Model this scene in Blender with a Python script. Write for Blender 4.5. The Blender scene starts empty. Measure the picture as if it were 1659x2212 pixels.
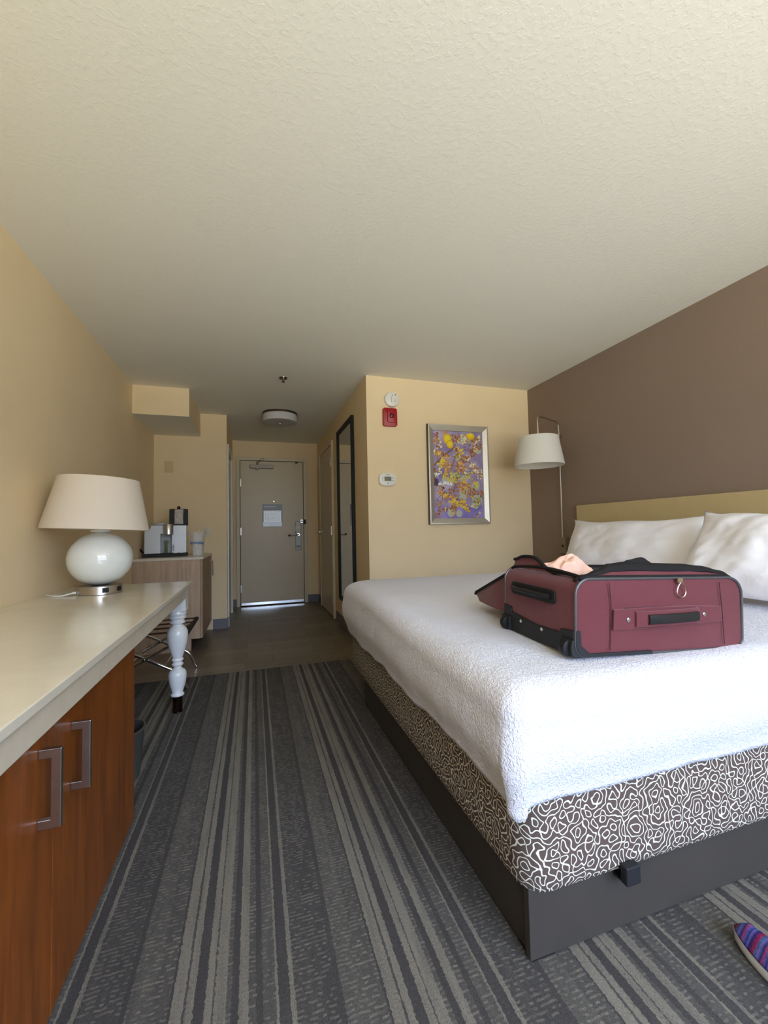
import bpy, bmesh, math, random
from math import sin, cos, pi, radians as R, sqrt
from mathutils import Vector, Matrix, noise as mnoise

scn = bpy.context.scene
COL = scn.collection

# ------------------------------------------------------------------ camera
CAM = (1.0493, -0.4911, 1.0785)
YAW, PITCH, ROLL, FPX = R(17.4604), R(2.4867), R(1.2057), 894.06
cd = bpy.data.cameras.new('camera')
cam = bpy.data.objects.new('camera', cd)
COL.objects.link(cam)
F = Vector((sin(YAW)*cos(PITCH), cos(YAW)*cos(PITCH), sin(PITCH)))
R0 = Vector((cos(YAW), -sin(YAW), 0))
U0 = R0.cross(F)
RX = R0*cos(ROLL) - U0*sin(ROLL)
UX = R0*sin(ROLL) + U0*cos(ROLL)
cam.matrix_world = Matrix(((RX.x, UX.x, -F.x, CAM[0]), (RX.y, UX.y, -F.y, CAM[1]), (RX.z, UX.z, -F.z, CAM[2]), (0, 0, 0, 1)))
cd.sensor_fit = 'VERTICAL'
cd.sensor_height = 36
cd.lens = FPX/2212*36
cd.clip_start = 0.02
scn.camera = cam

# ------------------------------------------------------------------ world: overcast daylight outside the window
w = bpy.data.worlds.new('daylight')
scn.world = w
w.use_nodes = True
nt = w.node_tree
nt.nodes.clear()
tc = nt.nodes.new('ShaderNodeTexCoord')
sp = nt.nodes.new('ShaderNodeSeparateXYZ')
mr = nt.nodes.new('ShaderNodeMapRange')
mr.inputs['From Min'].default_value = -1
mr.inputs['From Max'].default_value = 1
cr = nt.nodes.new('ShaderNodeValToRGB')
els = cr.color_ramp.elements
els[0].position = 0.0                     # sunlit ground below the window
els[0].color = (1.15, 1.15, 1.04, 1)
els[1].position = 1.0                     # blue sky overhead
els[1].color = (0.74, 1.00, 1.50, 1)
for p_, c_ in ((0.36, (1.15, 1.15, 1.02, 1)), (0.45, (0.36, 0.37, 0.35, 1)), (0.56, (0.28, 0.35, 0.45, 1)), (0.66, (0.82, 1.04, 1.50, 1))):
    e = els.new(p_); e.color = c_
bg = nt.nodes.new('ShaderNodeBackground')
bg.inputs['Strength'].default_value = 13.8
wo = nt.nodes.new('ShaderNodeOutputWorld')
nt.links.new(tc.outputs['Generated'], sp.inputs[0])
nt.links.new(sp.outputs['Z'], mr.inputs['Value'])
nt.links.new(mr.outputs[0], cr.inputs[0])
nt.links.new(cr.outputs[0], bg.inputs['Color'])
nt.links.new(bg.outputs[0], wo.inputs['Surface'])

# window opening in the wall behind the camera (y = -1.55)
WX0, WX1, WZ0, WZ1, WY = 0.75, 3.50, 0.50, 2.36, -2.3
pl = bpy.data.lights.new('window_portal', 'AREA')
pl.shape = 'RECTANGLE'
pl.size = WX1-WX0
pl.size_y = WZ1-WZ0
pl.cycles.is_portal = True
po = bpy.data.objects.new('window_portal', pl)
COL.objects.link(po)
po.location = ((WX0+WX1)/2, WY-0.05, (WZ0+WZ1)/2)
po.rotation_euler = (R(90), 0, 0)      # shines towards +y

scn.view_settings.view_transform = 'Standard'
scn.view_settings.look = 'None'
scn.view_settings.gamma = 1
scn.view_settings.use_curve_mapping = False
scn.view_settings.exposure = 0.0
scn.cycles.use_denoising = True
scn.cycles.max_bounces = 10
scn.cycles.diffuse_bounces = 6
scn.cycles.glossy_bounces = 4
scn.cycles.transmission_bounces = 6
scn.cycles.transparent_max_bounces = 8
scn.cycles.caustics_reflective = False
scn.cycles.caustics_refractive = False
scn.cycles.sample_clamp_indirect = 6

# ------------------------------------------------------------------ node helpers
class NT:
    def __init__(s, name):
        s.m = bpy.data.materials.new(name)
        s.m.use_nodes = True
        s.t = s.m.node_tree
        s.b = s.t.nodes['Principled BSDF']
    def n(s, kind, **kw):
        nd = s.t.nodes.new(kind)
        for k, v in kw.items():
            setattr(nd, k, v)
        return nd
    def l(s, a, b): s.t.links.new(a, b)
    def v(s, sock, val):
        if hasattr(val, 'is_output') or isinstance(val, bpy.types.NodeSocket): s.l(val, sock)
        else: sock.default_value = val
    def math(s, op, a, b=0.0, c=0.0, clamp=False):
        nd = s.n('ShaderNodeMath', operation=op, use_clamp=clamp)
        s.v(nd.inputs[0], a); s.v(nd.inputs[1], b); s.v(nd.inputs[2], c)
        return nd.outputs[0]
    def coord(s, which='Object'):
        return s.n('ShaderNodeTexCoord').outputs[which]
    def mapping(s, vec, scale=(1, 1, 1), rot=(0, 0, 0), loc=(0, 0, 0)):
        nd = s.n('ShaderNodeMapping')
        s.l(vec, nd.inputs[0])
        nd.inputs['Location'].default_value = loc
        nd.inputs['Rotation'].default_value = rot
        nd.inputs['Scale'].default_value = scale
        return nd.outputs[0]
    def noise(s, vec, scale, detail=3, rough=0.5, dist=0.0):
        nd = s.n('ShaderNodeTexNoise')
        s.l(vec, nd.inputs['Vector'])
        nd.inputs['Scale'].default_value = scale
        nd.inputs['Detail'].default_value = detail
        nd.inputs['Roughness'].default_value = rough
        nd.inputs['Distortion'].default_value = dist
        return nd.outputs['Fac']
    def ramp(s, fac, stops, interp='LINEAR'):
        nd = s.n('ShaderNodeValToRGB')
        nd.color_ramp.interpolation = interp
        el = nd.color_ramp.elements
        while len(el) > 1: el.remove(el[-1])
        el[0].position = stops[0][0]; el[0].color = c4(stops[0][1])
        for p, c in stops[1:]:
            q = el.new(p); q.color = c4(c)
        s.l(fac, nd.inputs[0])
        return nd.outputs[0]
    def mix(s, fac, a, b, kind='MIX'):
        nd = s.n('ShaderNodeMix', data_type='RGBA', blend_type=kind)
        s.v(nd.inputs[0], fac)
        s.v(nd.inputs[6], a if isinstance(a, bpy.types.NodeSocket) else c4(a))
        s.v(nd.inputs[7], b if isinstance(b, bpy.types.NodeSocket) else c4(b))
        return nd.outputs[2]
    def bump(s, h, strength=0.3, dist=0.01):
        nd = s.n('ShaderNodeBump')
        nd.inputs['Strength'].default_value = strength
        nd.inputs['Distance'].default_value = dist
        s.l(h, nd.inputs['Height'])
        s.l(nd.outputs[0], s.b.inputs['Normal'])
    def set(s, **kw):
        names = dict(col='Base Color', rough='Roughness', metal='Metallic', spec='Specular IOR Level', coat='Coat Weight',
                     coatr='Coat Roughness', trans='Transmission Weight', sheen='Sheen Weight', alpha='Alpha', ior='IOR')
        for k, v in kw.items():
            if k == 'col' and not isinstance(v, bpy.types.NodeSocket): v = c4(v)
            s.v(s.b.inputs[names[k]], v)
        return s.m

def c4(c):
    if isinstance(c, (int, float)): return (c, c, c, 1)
    return (c[0], c[1], c[2], 1) if len(c) == 3 else tuple(c)
def S(r, g, b):                                   # sRGB 0..255 to linear
    return tuple(((x/255)/12.92 if x/255 <= 0.04045 else ((x/255+0.055)/1.055)**2.4) for x in (r, g, b))

def plain(name, col, rough=0.5, metal=0.0, spec=0.5, var=0.06, scale=30, bump=0.0, coat=0.0, bdist=0.002):
    m = NT(name)
    v = m.coord()
    nz = m.noise(v, scale, 3)
    k = m.ramp(nz, [(0.3, 1-var), (0.7, 1+var*0.4)])
    m.set(col=m.mix(1.0, col, k, 'MULTIPLY'), rough=rough, metal=metal, spec=spec, coat=coat)
    if bump: m.bump(m.noise(v, scale*6, 2), bump, bdist)
    return m.m

M = {}
def paint(name, col, bscale, bstr, rough=0.75):
    m = NT(name)
    v = m.coord()
    a = m.noise(v, bscale, 2, 0.6)
    b = m.noise(v, 2.2, 2)
    k = m.ramp(b, [(0.3, 0.97), (0.7, 1.02)])
    m.set(col=m.mix(1.0, col, k, 'MULTIPLY'), rough=rough, spec=0.3)
    m.bump(a, bstr, 0.003)
    return m.m
M['wall'] = paint('yellow_wall_paint', (0.80, 0.645, 0.415), 140, 0.25, 0.7)
M['brown'] = paint('brown_wall_paint', (0.25, 0.188, 0.145), 160, 0.22, 0.65)
def ceiling_mat():
    m = NT('knockdown_ceiling')
    v = m.coord()
    a = m.noise(v, 55, 3, 0.55, 0.4)
    r = m.ramp(a, [(0.50, 0.0), (0.60, 1.0)])
    b = m.noise(v, 230, 2)
    h = m.math('ADD', r, m.math('MULTIPLY', b, 0.25))
    m.set(col=(0.80, 0.795, 0.735), rough=0.8, spec=0.25)
    m.bump(h, 0.13, 0.003)
    return m.m
M['ceil'] = ceiling_mat()

def carpet_mat():
    m = NT('striped_carpet')
    v = m.coord()
    sp = m.n('ShaderNodeSeparateXYZ'); m.l(v, sp.inputs[0])
    X, Y = sp.outputs['X'], sp.outputs['Y']
    # yarn wobble
    wob = m.noise(m.mapping(v, (260, 90, 1)), 1.0, 2)
    Xw = m.math('ADD', X, m.math('MULTIPLY', m.math('SUBTRACT', wob, 0.5), 0.010))
    t = m.math('FRACT', m.math('DIVIDE', m.math('SUBTRACT', Xw, 0.909-4.75), 0.475))
    P = 0.475
    D, L, K, Mi = 0.0, 1.0, 0.35, 0.65
    # start, brightness, dash amount
    tab = [(0, D, 0.1), (.0226, L, 0), (.040, .25, 0), (.0435, L, 0), (.070, Mi, .8), (.081, D, .1), (.097, L, .05), (.120, Mi, .9),
           (.136, D, .1), (.152, Mi, .7), (.181, L, 0), (.187, D, .2), (.213, L, .1), (.223, K, .9), (.262, .3, 1.0), (.317, D, .2),
           (.329, .75, .7), (.381, Mi, .9), (.420, D, 0), (.426, L, 0), (.452, .2, 0), (.457, L, 0)]
    br = m.ramp(t, [(a/P, b) for a, b, c in tab], 'CONSTANT')
    da = m.ramp(t, [(a/P, c) for a, b, c in tab], 'CONSTANT')
    # woven dashes: short ribs across the stripes, random lengths
    row = m.math('DIVIDE', m.math('ADD', Y, m.math('MULTIPLY', m.noise(m.mapping(v, (60, 8, 1)), 1.0, 1), 0.006)), 0.0115)
    ri = m.math('FLOOR', row)
    rf = m.math('FRACT', row)
    jit = m.n('ShaderNodeTexWhiteNoise', noise_dimensions='1D'); m.l(ri, jit.inputs['W'])
    cx_ = m.math('FLOOR', m.math('ADD', m.math('DIVIDE', m.math('ADD', X, m.math('MULTIPLY', m.math('SUBTRACT', wob, 0.5), 0.008)), 0.0095), m.math('MULTIPLY', jit.outputs['Value'], 7.0)))
    cb = m.n('ShaderNodeCombineXYZ'); m.l(cx_, cb.inputs[0]); m.l(ri, cb.inputs[1])
    wn2 = m.n('ShaderNodeTexWhiteNoise', noise_dimensions='2D'); m.l(cb.outputs[0], wn2.inputs['Vector'])
    rib = m.math('MULTIPLY', m.ramp(rf, [(0.0, 0), (0.12, 1), (0.45, 1), (0.6, 0)]), 1.0)
    dash = m.math('MULTIPLY', rib, m.ramp(wn2.outputs['Value'], [(0.38, 0), (0.55, 0.6), (1.0, 1.0)]))
    val = m.math('ADD', m.math('MULTIPLY', br, m.math('SUBTRACT', 1.0, m.math('MULTIPLY', da, 0.60))),
                 m.math('MULTIPLY', m.math('MULTIPLY', dash, da), 0.72))
    fine = m.noise(m.mapping(v, (420, 170, 1)), 1.0, 3, 0.75)
    broad = m.noise(m.mapping(v, (45, 5, 1)), 1.0, 2, 0.6)
    val = m.math('ADD', m.math('ADD', val, m.math('MULTIPLY', m.math('SUBTRACT', fine, 0.5), 1.25)), m.math('MULTIPLY', m.math('SUBTRACT', broad, 0.5), 0.6))
    col = m.ramp(val, [(0.0, S(71, 68, 67)), (0.45, S(90, 87, 82)), (0.95, S(113, 108, 99)), (1.0, S(128, 122, 110))])
    m.set(col=col, rough=0.95, spec=0.08)
    m.bump(m.math('ADD', fine, m.math('MULTIPLY', val, 0.5)), 0.55, 0.004)
    return m.m
M['carpet'] = carpet_mat()

def tile_mat():
    m = NT('wood_plank_tile')
    v = m.coord()
    bt = m.n('ShaderNodeTexBrick')
    m.l(v, bt.inputs['Vector'])
    bt.inputs['Scale'].default_value = 1
    bt.inputs['Brick Width'].default_value = 0.60
    bt.inputs['Row Height'].default_value = 0.152
    bt.inputs['Mortar Size'].default_value = 0.003
    bt.inputs['Mortar Smooth'].default_value = 0.3
    bt.offset = 0.37
    bt.inputs['Color1'].default_value = c4(S(124, 113, 96))
    bt.inputs['Color2'].default_value = c4(S(104, 94, 80))
    bt.inputs['Mortar'].default_value = c4(S(40, 34, 28))
    g = m.noise(m.mapping(v, (3.5, 42, 1)), 1.0, 4, 0.6)
    k = m.ramp(g, [(0.3, 0.86), (0.7, 1.06)])
    m.set(col=m.mix(1.0, bt.outputs['Color'], k, 'MULTIPLY'), rough=m.math('ADD', m.math('MULTIPLY', g, 0.18), 0.24), spec=0.5)
    m.bump(m.math('SUBTRACT', m.math('MULTIPLY', g, 0.3), bt.outputs['Fac']), 0.25, 0.002)
    return m.m
M['tile'] = tile_mat()

def wood(name, c1, c2, axis='Z', rough=0.4, scale=9, spec=0.4, stretch=0.06):
    m = NT(name)
    v = m.coord()
    sc = {'X': (stretch, 1, 1), 'Y': (1, stretch, 1), 'Z': (1, 1, stretch)}[axis]
    g = m.noise(m.mapping(v, sc), scale*6, 5, 0.65, 0.6)
    g2 = m.noise(m.mapping(v, sc), scale*1.2, 2, 0.5, 1.2)
    f = m.math('ADD', m.math('MULTIPLY', g, 0.55), m.math('MULTIPLY', g2, 0.45))
    m.set(col=m.ramp(f, [(0.36, c1), (0.64, c2)]), rough=rough, spec=spec)
    m.bump(g, 0.06, 0.001)
    return m.m
M['cherry'] = wood('cherry_wood', S(100, 49, 8), S(140, 74, 18), 'Z', 0.34, 7, 0.5, 0.12)
M['oak'] = wood('pale_oak_laminate', S(164, 138, 116), S(190, 166, 142), 'Z', 0.5, 12)
M['oak_d'] = wood('oak_door_laminate', S(150, 124, 100), S(176, 150, 124), 'Z', 0.5, 12)
M['bedbase'] = plain('dark_brown_laminate', S(62, 57, 52), 0.45, var=0.1, scale=6, spec=0.35)
def quartz():
    m = NT('cream_quartz')
    v = m.coord()
    a = m.noise(v, 5, 4, 0.6, 0.8)
    b = m.noise(v, 260, 1)
    f = m.math('ADD', m.math('MULTIPLY', a, 0.7), m.math('MULTIPLY', b, 0.3))
    m.set(col=m.ramp(f, [(0.35, S(212, 204, 184)), (0.65, S(220, 213, 195))]), rough=0.16, spec=0.5)
    return m.m
M['quartz'] = quartz()
M['apron'] = plain('cream_apron_paint', S(206, 194, 172), 0.45)
M['whitepaint'] = plain('white_gloss_paint', S(222, 222, 220), 0.22, spec=0.5, var=0.03)
M['chrome'] = plain('chrome', (0.78, 0.78, 0.80), 0.08, 1.0, var=0.03)
M['nickel'] = plain('brushed_nickel', (0.52, 0.47, 0.42), 0.3, 1.0, var=0.08, scale=60)
M['steel'] = plain('satin_steel', (0.62, 0.62, 0.62), 0.28, 1.0, var=0.06, scale=60)
M['darkchrome'] = plain('dark_bronze_chrome', (0.10, 0.06, 0.045), 0.1, 1.0)
M['black'] = plain('black_plastic', (0.010, 0.010, 0.011), 0.5, spec=0.25)
M['blackrub'] = plain('black_rubber', (0.015, 0.016, 0.018), 0.55, spec=0.3, var=0.15, scale=80, bump=0.1)
M['blackcloth'] = plain('black_webbing', (0.014, 0.013, 0.013), 0.8, spec=0.2, var=0.2, scale=150, bump=0.3)
M['greyrub'] = plain('grey_piping', (0.07, 0.07, 0.072), 0.3, spec=0.5)
M['white'] = plain('white_plastic', S(226, 226, 218), 0.35, var=0.02)
M['offwhite'] = plain('off_white_plastic', S(214, 204, 182), 0.5, var=0.03)
M['red'] = plain('red_plastic', S(158, 14, 26), 0.4, var=0.05)
M['redlens'] = plain('dark_red_lens', S(96, 8, 30), 0.15, var=0.05)
M['doorpaint'] = plain('door_paint', S(206, 192, 166), 0.36, var=0.03, scale=3)
M['doorframe'] = plain('door_frame_paint', S(212, 200, 172), 0.4, var=0.03)
M['basebd'] = plain('grey_rubber_base', S(112, 110, 116), 0.55)
M['gap'] = plain('dark_gap', S(58, 34, 24), 0.8)
M['mirror'] = plain('mirror_glass', (0.9, 0.92, 0.9), 0.01, 1.0, var=0.0)
M['glaze'] = plain('white_glazed_ceramic', S(226, 230, 228), 0.06, var=0.02, spec=0.6, coat=0.5)
M['silver'] = plain('silver_plastic', S(196, 198, 204), 0.32, var=0.03, metal=0.1)
M['lightgrey'] = plain('light_grey_plastic', S(168, 168, 170), 0.4)
M['green'] = plain('olive_packet', S(84, 90, 44), 0.5)
M['foil'] = plain('foil_wrapper', S(206, 200, 192), 0.3, metal=0.3, var=0.2, scale=40, bump=0.6, bdist=0.01)
M['blue'] = plain('blue_print', S(70, 126, 176), 0.5)
M['paper'] = plain('paper', S(226, 228, 236), 0.4, var=0.05, coat=1.0)
M['greymid'] = plain('grey_card', S(92, 92, 98), 0.3, var=0.05)
M['greylow'] = plain('grey_blue_card', S(140, 146, 164), 0.3, var=0.05, coat=0.8)
M['ink'] = plain('grey_ink', S(120, 120, 128), 0.6)
M['lockgrey'] = plain('satin_lock_metal', S(150, 150, 148), 0.45, 0.5, var=0.05)
M['closer'] = plain('grey_closer_paint', S(150, 142, 132), 0.4, 0.3)
M['lcd'] = plain('lcd_screen', S(120, 112, 92), 0.25)
M['lcdink'] = plain('lcd_ink', S(62, 58, 46), 0.4)
M['goldpull'] = plain('pale_gold_metal', (0.66, 0.58, 0.40), 0.25, 1.0)
M['lining'] = plain('dark_lining', (0.03, 0.028, 0.028), 0.85, var=0.2, scale=60, bump=0.2)
M['binmat'] = plain('dark_grey_bin', S(72, 70, 66), 0.35, spec=0.5)
M['bronze'] = plain('dark_brushed_bronze', (0.16, 0.12, 0.10), 0.25, 1.0)
M['straps'] = plain('dark_brown_strap', S(50, 28, 20), 0.7, var=0.1)

def shade_mat(name, col):
    m = NT(name)
    v = m.coord()
    g = m.noise(m.mapping(v, (1, 1, 0.3)), 400, 2)
    m.set(col=m.mix(1.0, col, m.ramp(g, [(0.3, 0.96), (0.7, 1.02)]), 'MULTIPLY'), rough=0.9, spec=0.15)
    m.bump(g, 0.08, 0.001)
    # thin linen lets some light through
    tr = m.n('ShaderNodeBsdfTranslucent'); tr.inputs['Color'].default_value = c4(col)
    mx = m.n('ShaderNodeMixShader'); mx.inputs[0].default_value = 0.22
    out = m.t.nodes['Material Output']
    m.l(m.b.outputs[0], mx.inputs[1]); m.l(tr.outputs[0], mx.inputs[2]); m.l(mx.outputs[0], out.inputs['Surface'])
    return m.m
M['shade'] = shade_mat('cream_linen_shade', S(238, 228, 214))
M['shadew'] = shade_mat('white_linen_shade', S(238, 236, 230))
M['drum'] = shade_mat('drum_fabric', S(214, 212, 216))

def fabric_red(name, c):
    m = NT(name)
    v = m.coord()
    a = m.noise(v, 900, 2)
    wv = m.n('ShaderNodeTexWave'); m.l(m.mapping(v, (1, 1, 1), (0, R(40), R(20))), wv.inputs['Vector'])
    wv.inputs['Scale'].default_value = 160
    wv.inputs['Distortion'].default_value = 1.0
    l = m.noise(v, 7, 2)
    f = m.math('ADD', m.math('MULTIPLY', a, 0.6), m.math('MULTIPLY', wv.outputs['Fac'], 0.4))
    k = m.ramp(f, [(0.3, 0.82), (0.7, 1.12)])
    m.set(col=m.mix(1.0, c, k, 'MULTIPLY'), rough=0.62, spec=0.3, sheen=0.25)
    h = m.math('ADD', m.math('MULTIPLY', f, 0.15), l)
    m.bump(h, 0.35, 0.012)
    return m.m
M['gripblack'] = plain('glossy_black_grip', (0.015, 0.015, 0.014), 0.22, spec=0.6)
M['redcloth'] = fabric_red('maroon_nylon', (0.128, 0.021, 0.028))

def coverlet_mat():
    m = NT('white_seersucker_coverlet')
    v = m.coord()
    nz = m.noise(m.mapping(v, (150, 85, 95)), 1.0, 2, 0.5, 1.2)
    big = m.noise(v, 5, 3, 0.55)
    fold = m.noise(m.mapping(v, (1, 1, 0.35)), 11, 2)
    m.set(col=S(219, 219, 227), rough=0.85, spec=0.15, sheen=0.1)
    h = m.math('ADD', m.math('MULTIPLY', m.ramp(nz, [(0.36, 0), (0.62, 1)]), 0.13), m.math('ADD', m.math('MULTIPLY', big, 0.5), m.math('MULTIPLY', fold, 0.2)))
    m.bump(h, 0.75, 0.02)
    return m.m
M['coverlet'] = coverlet_mat()
def linen(name, c, s=1.0):
    m = NT(name)
    v = m.coord()
    big = m.noise(m.mapping(v, (1, 0.55, 1), (0.3, 0, 0.4)), 9, 3, 0.5, 1.0)
    m.set(col=c, rough=0.8, spec=0.2)
    m.bump(big, 0.20*s, 0.03)
    return m.m
M['pillow'] = linen('white_pillowcase', S(238, 236, 238))
M['peach'] = linen('peach_cotton', S(240, 196, 176), 0.6)
M['pink'] = linen('pink_cotton', S(226, 130, 134), 0.6)
M['mattress'] = plain('white_mattress_ticking', S(224, 222, 220), 0.8)
M['headbd'] = plain('tan_headboard_vinyl', S(188, 168, 124), 0.5, var=0.04, scale=8, bump=0.05)

def squiggle():
    """white meandering lines on brown: zero set of a field of equal-wavelength waves"""
    m = NT('squiggle_print_cloth')
    uv = m.coord('UV')
    # small warp
    nz = m.n('ShaderNodeTexNoise'); m.l(uv, nz.inputs['Vector']); nz.inputs['Scale'].default_value = 24; nz.inputs['Detail'].default_value = 1
    sub = m.n('ShaderNodeVectorMath', operation='SUBTRACT'); m.l(nz.outputs['Color'], sub.inputs[0]); sub.inputs[1].default_value = (0.5, 0.5, 0.5)
    scl = m.n('ShaderNodeVectorMath', operation='SCALE'); m.l(sub.outputs[0], scl.inputs[0]); scl.inputs['Scale'].default_value = 0.03
    add = m.n('ShaderNodeVectorMath', operation='ADD'); m.l(uv, add.inputs[0]); m.l(scl.outputs[0], add.inputs[1])
    P = add.outputs[0]
    rnd = random.Random(5)
    N = 9
    f = gx = gy = None
    for i in range(N):
        a = pi*(i+rnd.uniform(-.3, .3))/N
        k = 2*pi/0.0245*rnd.uniform(0.96, 1.04)
        ph = rnd.uniform(0, 6.28)
        d = m.n('ShaderNodeVectorMath', operation='DOT_PRODUCT')
        m.l(P, d.inputs[0]); d.inputs[1].default_value = (k*cos(a), k*sin(a), 0)
        arg = m.math('ADD', d.outputs['Value'], ph)
        c = m.math('COSINE', arg); s_ = m.math('SINE', arg)
        f = c if f is None else m.math('ADD', f, c)
        sx = m.math('MULTIPLY', s_, k*cos(a)); sy = m.math('MULTIPLY', s_, k*sin(a))
        gx = sx if gx is None else m.math('ADD', gx, sx)
        gy = sy if gy is None else m.math('ADD', gy, sy)
    g = m.math('SQRT', m.math('ADD', m.math('MULTIPLY', gx, gx), m.math('MULTIPLY', gy, gy)))
    dist = m.math('DIVIDE', m.math('ABSOLUTE', f), m.math('ADD', g, 60.0))
    line = m.ramp(m.math('DIVIDE', dist, 0.0031), [(0.30, 1.0), (0.52, 0.0)])
    m.set(col=m.mix(line, S(88, 74, 68), S(222, 220, 200)), rough=0.8, spec=0.15)
    m.bump(m.noise(uv, 500, 1), 0.15, 0.001)
    return m.m
M['squiggle'] = squiggle()

def vcol_mat(name, rough=0.35, coat=0.0):
    m = NT(name)
    a = m.n('ShaderNodeAttribute'); a.attribute_name = 'Col'
    m.set(col=a.outputs['Color'], rough=rough, coat=coat)
    return m.m
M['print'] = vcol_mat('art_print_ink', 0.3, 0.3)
M['shoecloth'] = None
def shoe_mat():
    m = NT('striped_knit_canvas')
    v = m.coord()
    sp = m.n('ShaderNodeSeparateXYZ'); m.l(v, sp.inputs[0])
    wob = m.noise(v, 60, 2)
    t = m.math('FRACT', m.math('ADD', m.math('DIVIDE', sp.outputs['Y'], 0.052), m.math('MULTIPLY', wob, 0.05)))
    col = m.ramp(t, [(0.0, S(40, 44, 110)), (.12, S(88, 90, 160)), (.22, S(160, 70, 110)), (.32, S(44, 50, 120)), (.45, S(120, 110, 170)),
                     (.55, S(60, 100, 150)), (.65, S(150, 50, 80)), (.75, S(120, 40, 90)), (.85, S(34, 40, 104)), (.95, S(100, 96, 160))])
    k = m.ramp(m.noise(m.mapping(v, (1, 4, 1)), 160, 2), [(0.3, 0.5), (0.7, 1.0)])
    m.set(col=m.mix(1.0, col, k, 'MULTIPLY'), rough=0.9, spec=0.1)
    m.bump(m.noise(v, 500, 2), 0.3, 0.002)
    return m.m
M['shoecloth'] = shoe_mat()
def bag_plastic():
    m = NT('clear_plastic_bag')
    m.set(col=(0.93, 0.93, 0.92), rough=0.18, spec=0.5)
    v = m.coord()
    m.bump(m.noise(m.mapping(v, (1, 1, 0.4)), 40, 2, 0.5, 1.0), 0.8, 0.02)
    tr = m.n('ShaderNodeBsdfTransparent')
    mx = m.n('ShaderNodeMixShader'); mx.inputs[0].default_value = 0.66
    out = m.t.nodes['Material Output']
    m.l(m.b.outputs[0], mx.inputs[1]); m.l(tr.outputs[0], mx.inputs[2]); m.l(mx.outputs[0], out.inputs['Surface'])
    return m.m
M['plasticbag'] = bag_plastic()
def outside_ground():
    return plain('curtain_cloth', S(150, 140, 122), 0.9, var=0.05)
M['curtain'] = outside_ground()

# ------------------------------------------------------------------ mesh helpers
class MB:
    def __init__(s): s.v = []; s.f = []; s.mi = []; s.uv = None; s.cur = 0
    def add(s, vs, fs, mat=None):
        o = len(s.v)
        s.v += [tuple(p) for p in vs]
        for f in fs:
            s.f.append(tuple(i+o for i in f)); s.mi.append(s.cur if mat is None else mat)
        return s
    def box(s, x0, y0, z0, x1, y1, z1, mat=None):
        v = [(x, y, z) for z in (z0, z1) for y in (y0, y1) for x in (x0, x1)]
        return s.add(v, [(0, 2, 3, 1), (4, 5, 7, 6), (0, 1, 5, 4), (1, 3, 7, 5), (3, 2, 6, 7), (2, 0, 4, 6)], mat)
    def lathe(s, prof, c=(0, 0, 0), seg=32, axis='Z', mat=None, cap=True, sx=1.0, sy=1.0):
        """prof = [(r, h)] bottom to top"""
        vs = []
        for r, h in prof:
            for i in range(seg):
                a = 2*pi*i/seg
                p = (r*cos(a)*sx, r*sin(a)*sy, h)
                if axis == 'X': p = (p[2], p[0], p[1])
                if axis == 'Y': p = (p[1], p[2], p[0])
                vs.append((p[0]+c[0], p[1]+c[1], p[2]+c[2]))
        fs = []
        for k in range(len(prof)-1):
            for i in range(seg):
                j = (i+1) % seg
                fs.append((k*seg+i, k*seg+j, (k+1)*seg+j, (k+1)*seg+i))
        if cap:
            fs.append(tuple(reversed(range(seg))))
            fs.append(tuple((len(prof)-1)*seg+i for i in range(seg)))
        return s.add(vs, fs, mat)
    def tube(s, pts, r, seg=10, closed=False, mat=None, flat=1.0):
        pts = [Vector(p) for p in pts]
        n = len(pts)
        vs = []; prevn = None
        for i, p in enumerate(pts):
            if closed: t = (pts[(i+1) % n]-pts[i-1])
            else: t = pts[min(i+1, n-1)]-pts[max(i-1, 0)]
            t.normalize()
            if prevn is None:
                ref = Vector((0, 0, 1)) if abs(t.z) < 0.9 else Vector((1, 0, 0))
                nn = t.cross(ref).normalized()
            else:
                nn = (prevn - t*prevn.dot(t)).normalized()
            prevn = nn
            bb = t.cross(nn)
            rr = r[i] if isinstance(r, (list, tuple)) else r
            for k in range(seg):
                a = 2*pi*k/seg
                vs.append(p+nn*rr*cos(a)+bb*rr*sin(a)*flat)
        fs = []
        for i in range(n if closed else n-1):
            j = (i+1) % n
            for k in range(seg):
                l = (k+1) % seg
                fs.append((i*seg+k, i*seg+l, j*seg+l, j*seg+k))
        if not closed:
            fs.append(tuple(reversed(range(seg))))
            fs.append(tuple((n-1)*seg+k for k in range(seg)))
        return s.add(vs, fs, mat)
    def prism(s, poly, a, b, plane='XZ', mat=None):
        """extrude a 2D polygon: plane XZ along y, YZ along x, XY along z"""
        def P(u, v, w):
            return {'XZ': (u, w, v), 'YZ': (w, u, v), 'XY': (u, v, w)}[plane]
        n = len(poly)
        vs = [P(u, v, a) for u, v in poly]+[P(u, v, b) for u, v in poly]
        fs = [tuple(range(n)), tuple(reversed(range(n, 2*n)))]
        for i in range(n):
            j = (i+1) % n
            fs.append((i, i+n, j+n, j))
        return s.add(vs, fs, mat)
    def grid(s, fn, nu, nv, mat=None, closeu=False):
        vs = [fn(i, j) for j in range(nv) for i in range(nu)]
        fs = []
        for j in range(nv-1):
            for i in range(nu if closeu else nu-1):
                k = (i+1) % nu
                fs.append((j*nu+i, j*nu+k, (j+1)*nu+k, (j+1)*nu+i))
        return s.add(vs, fs, mat)

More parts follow.
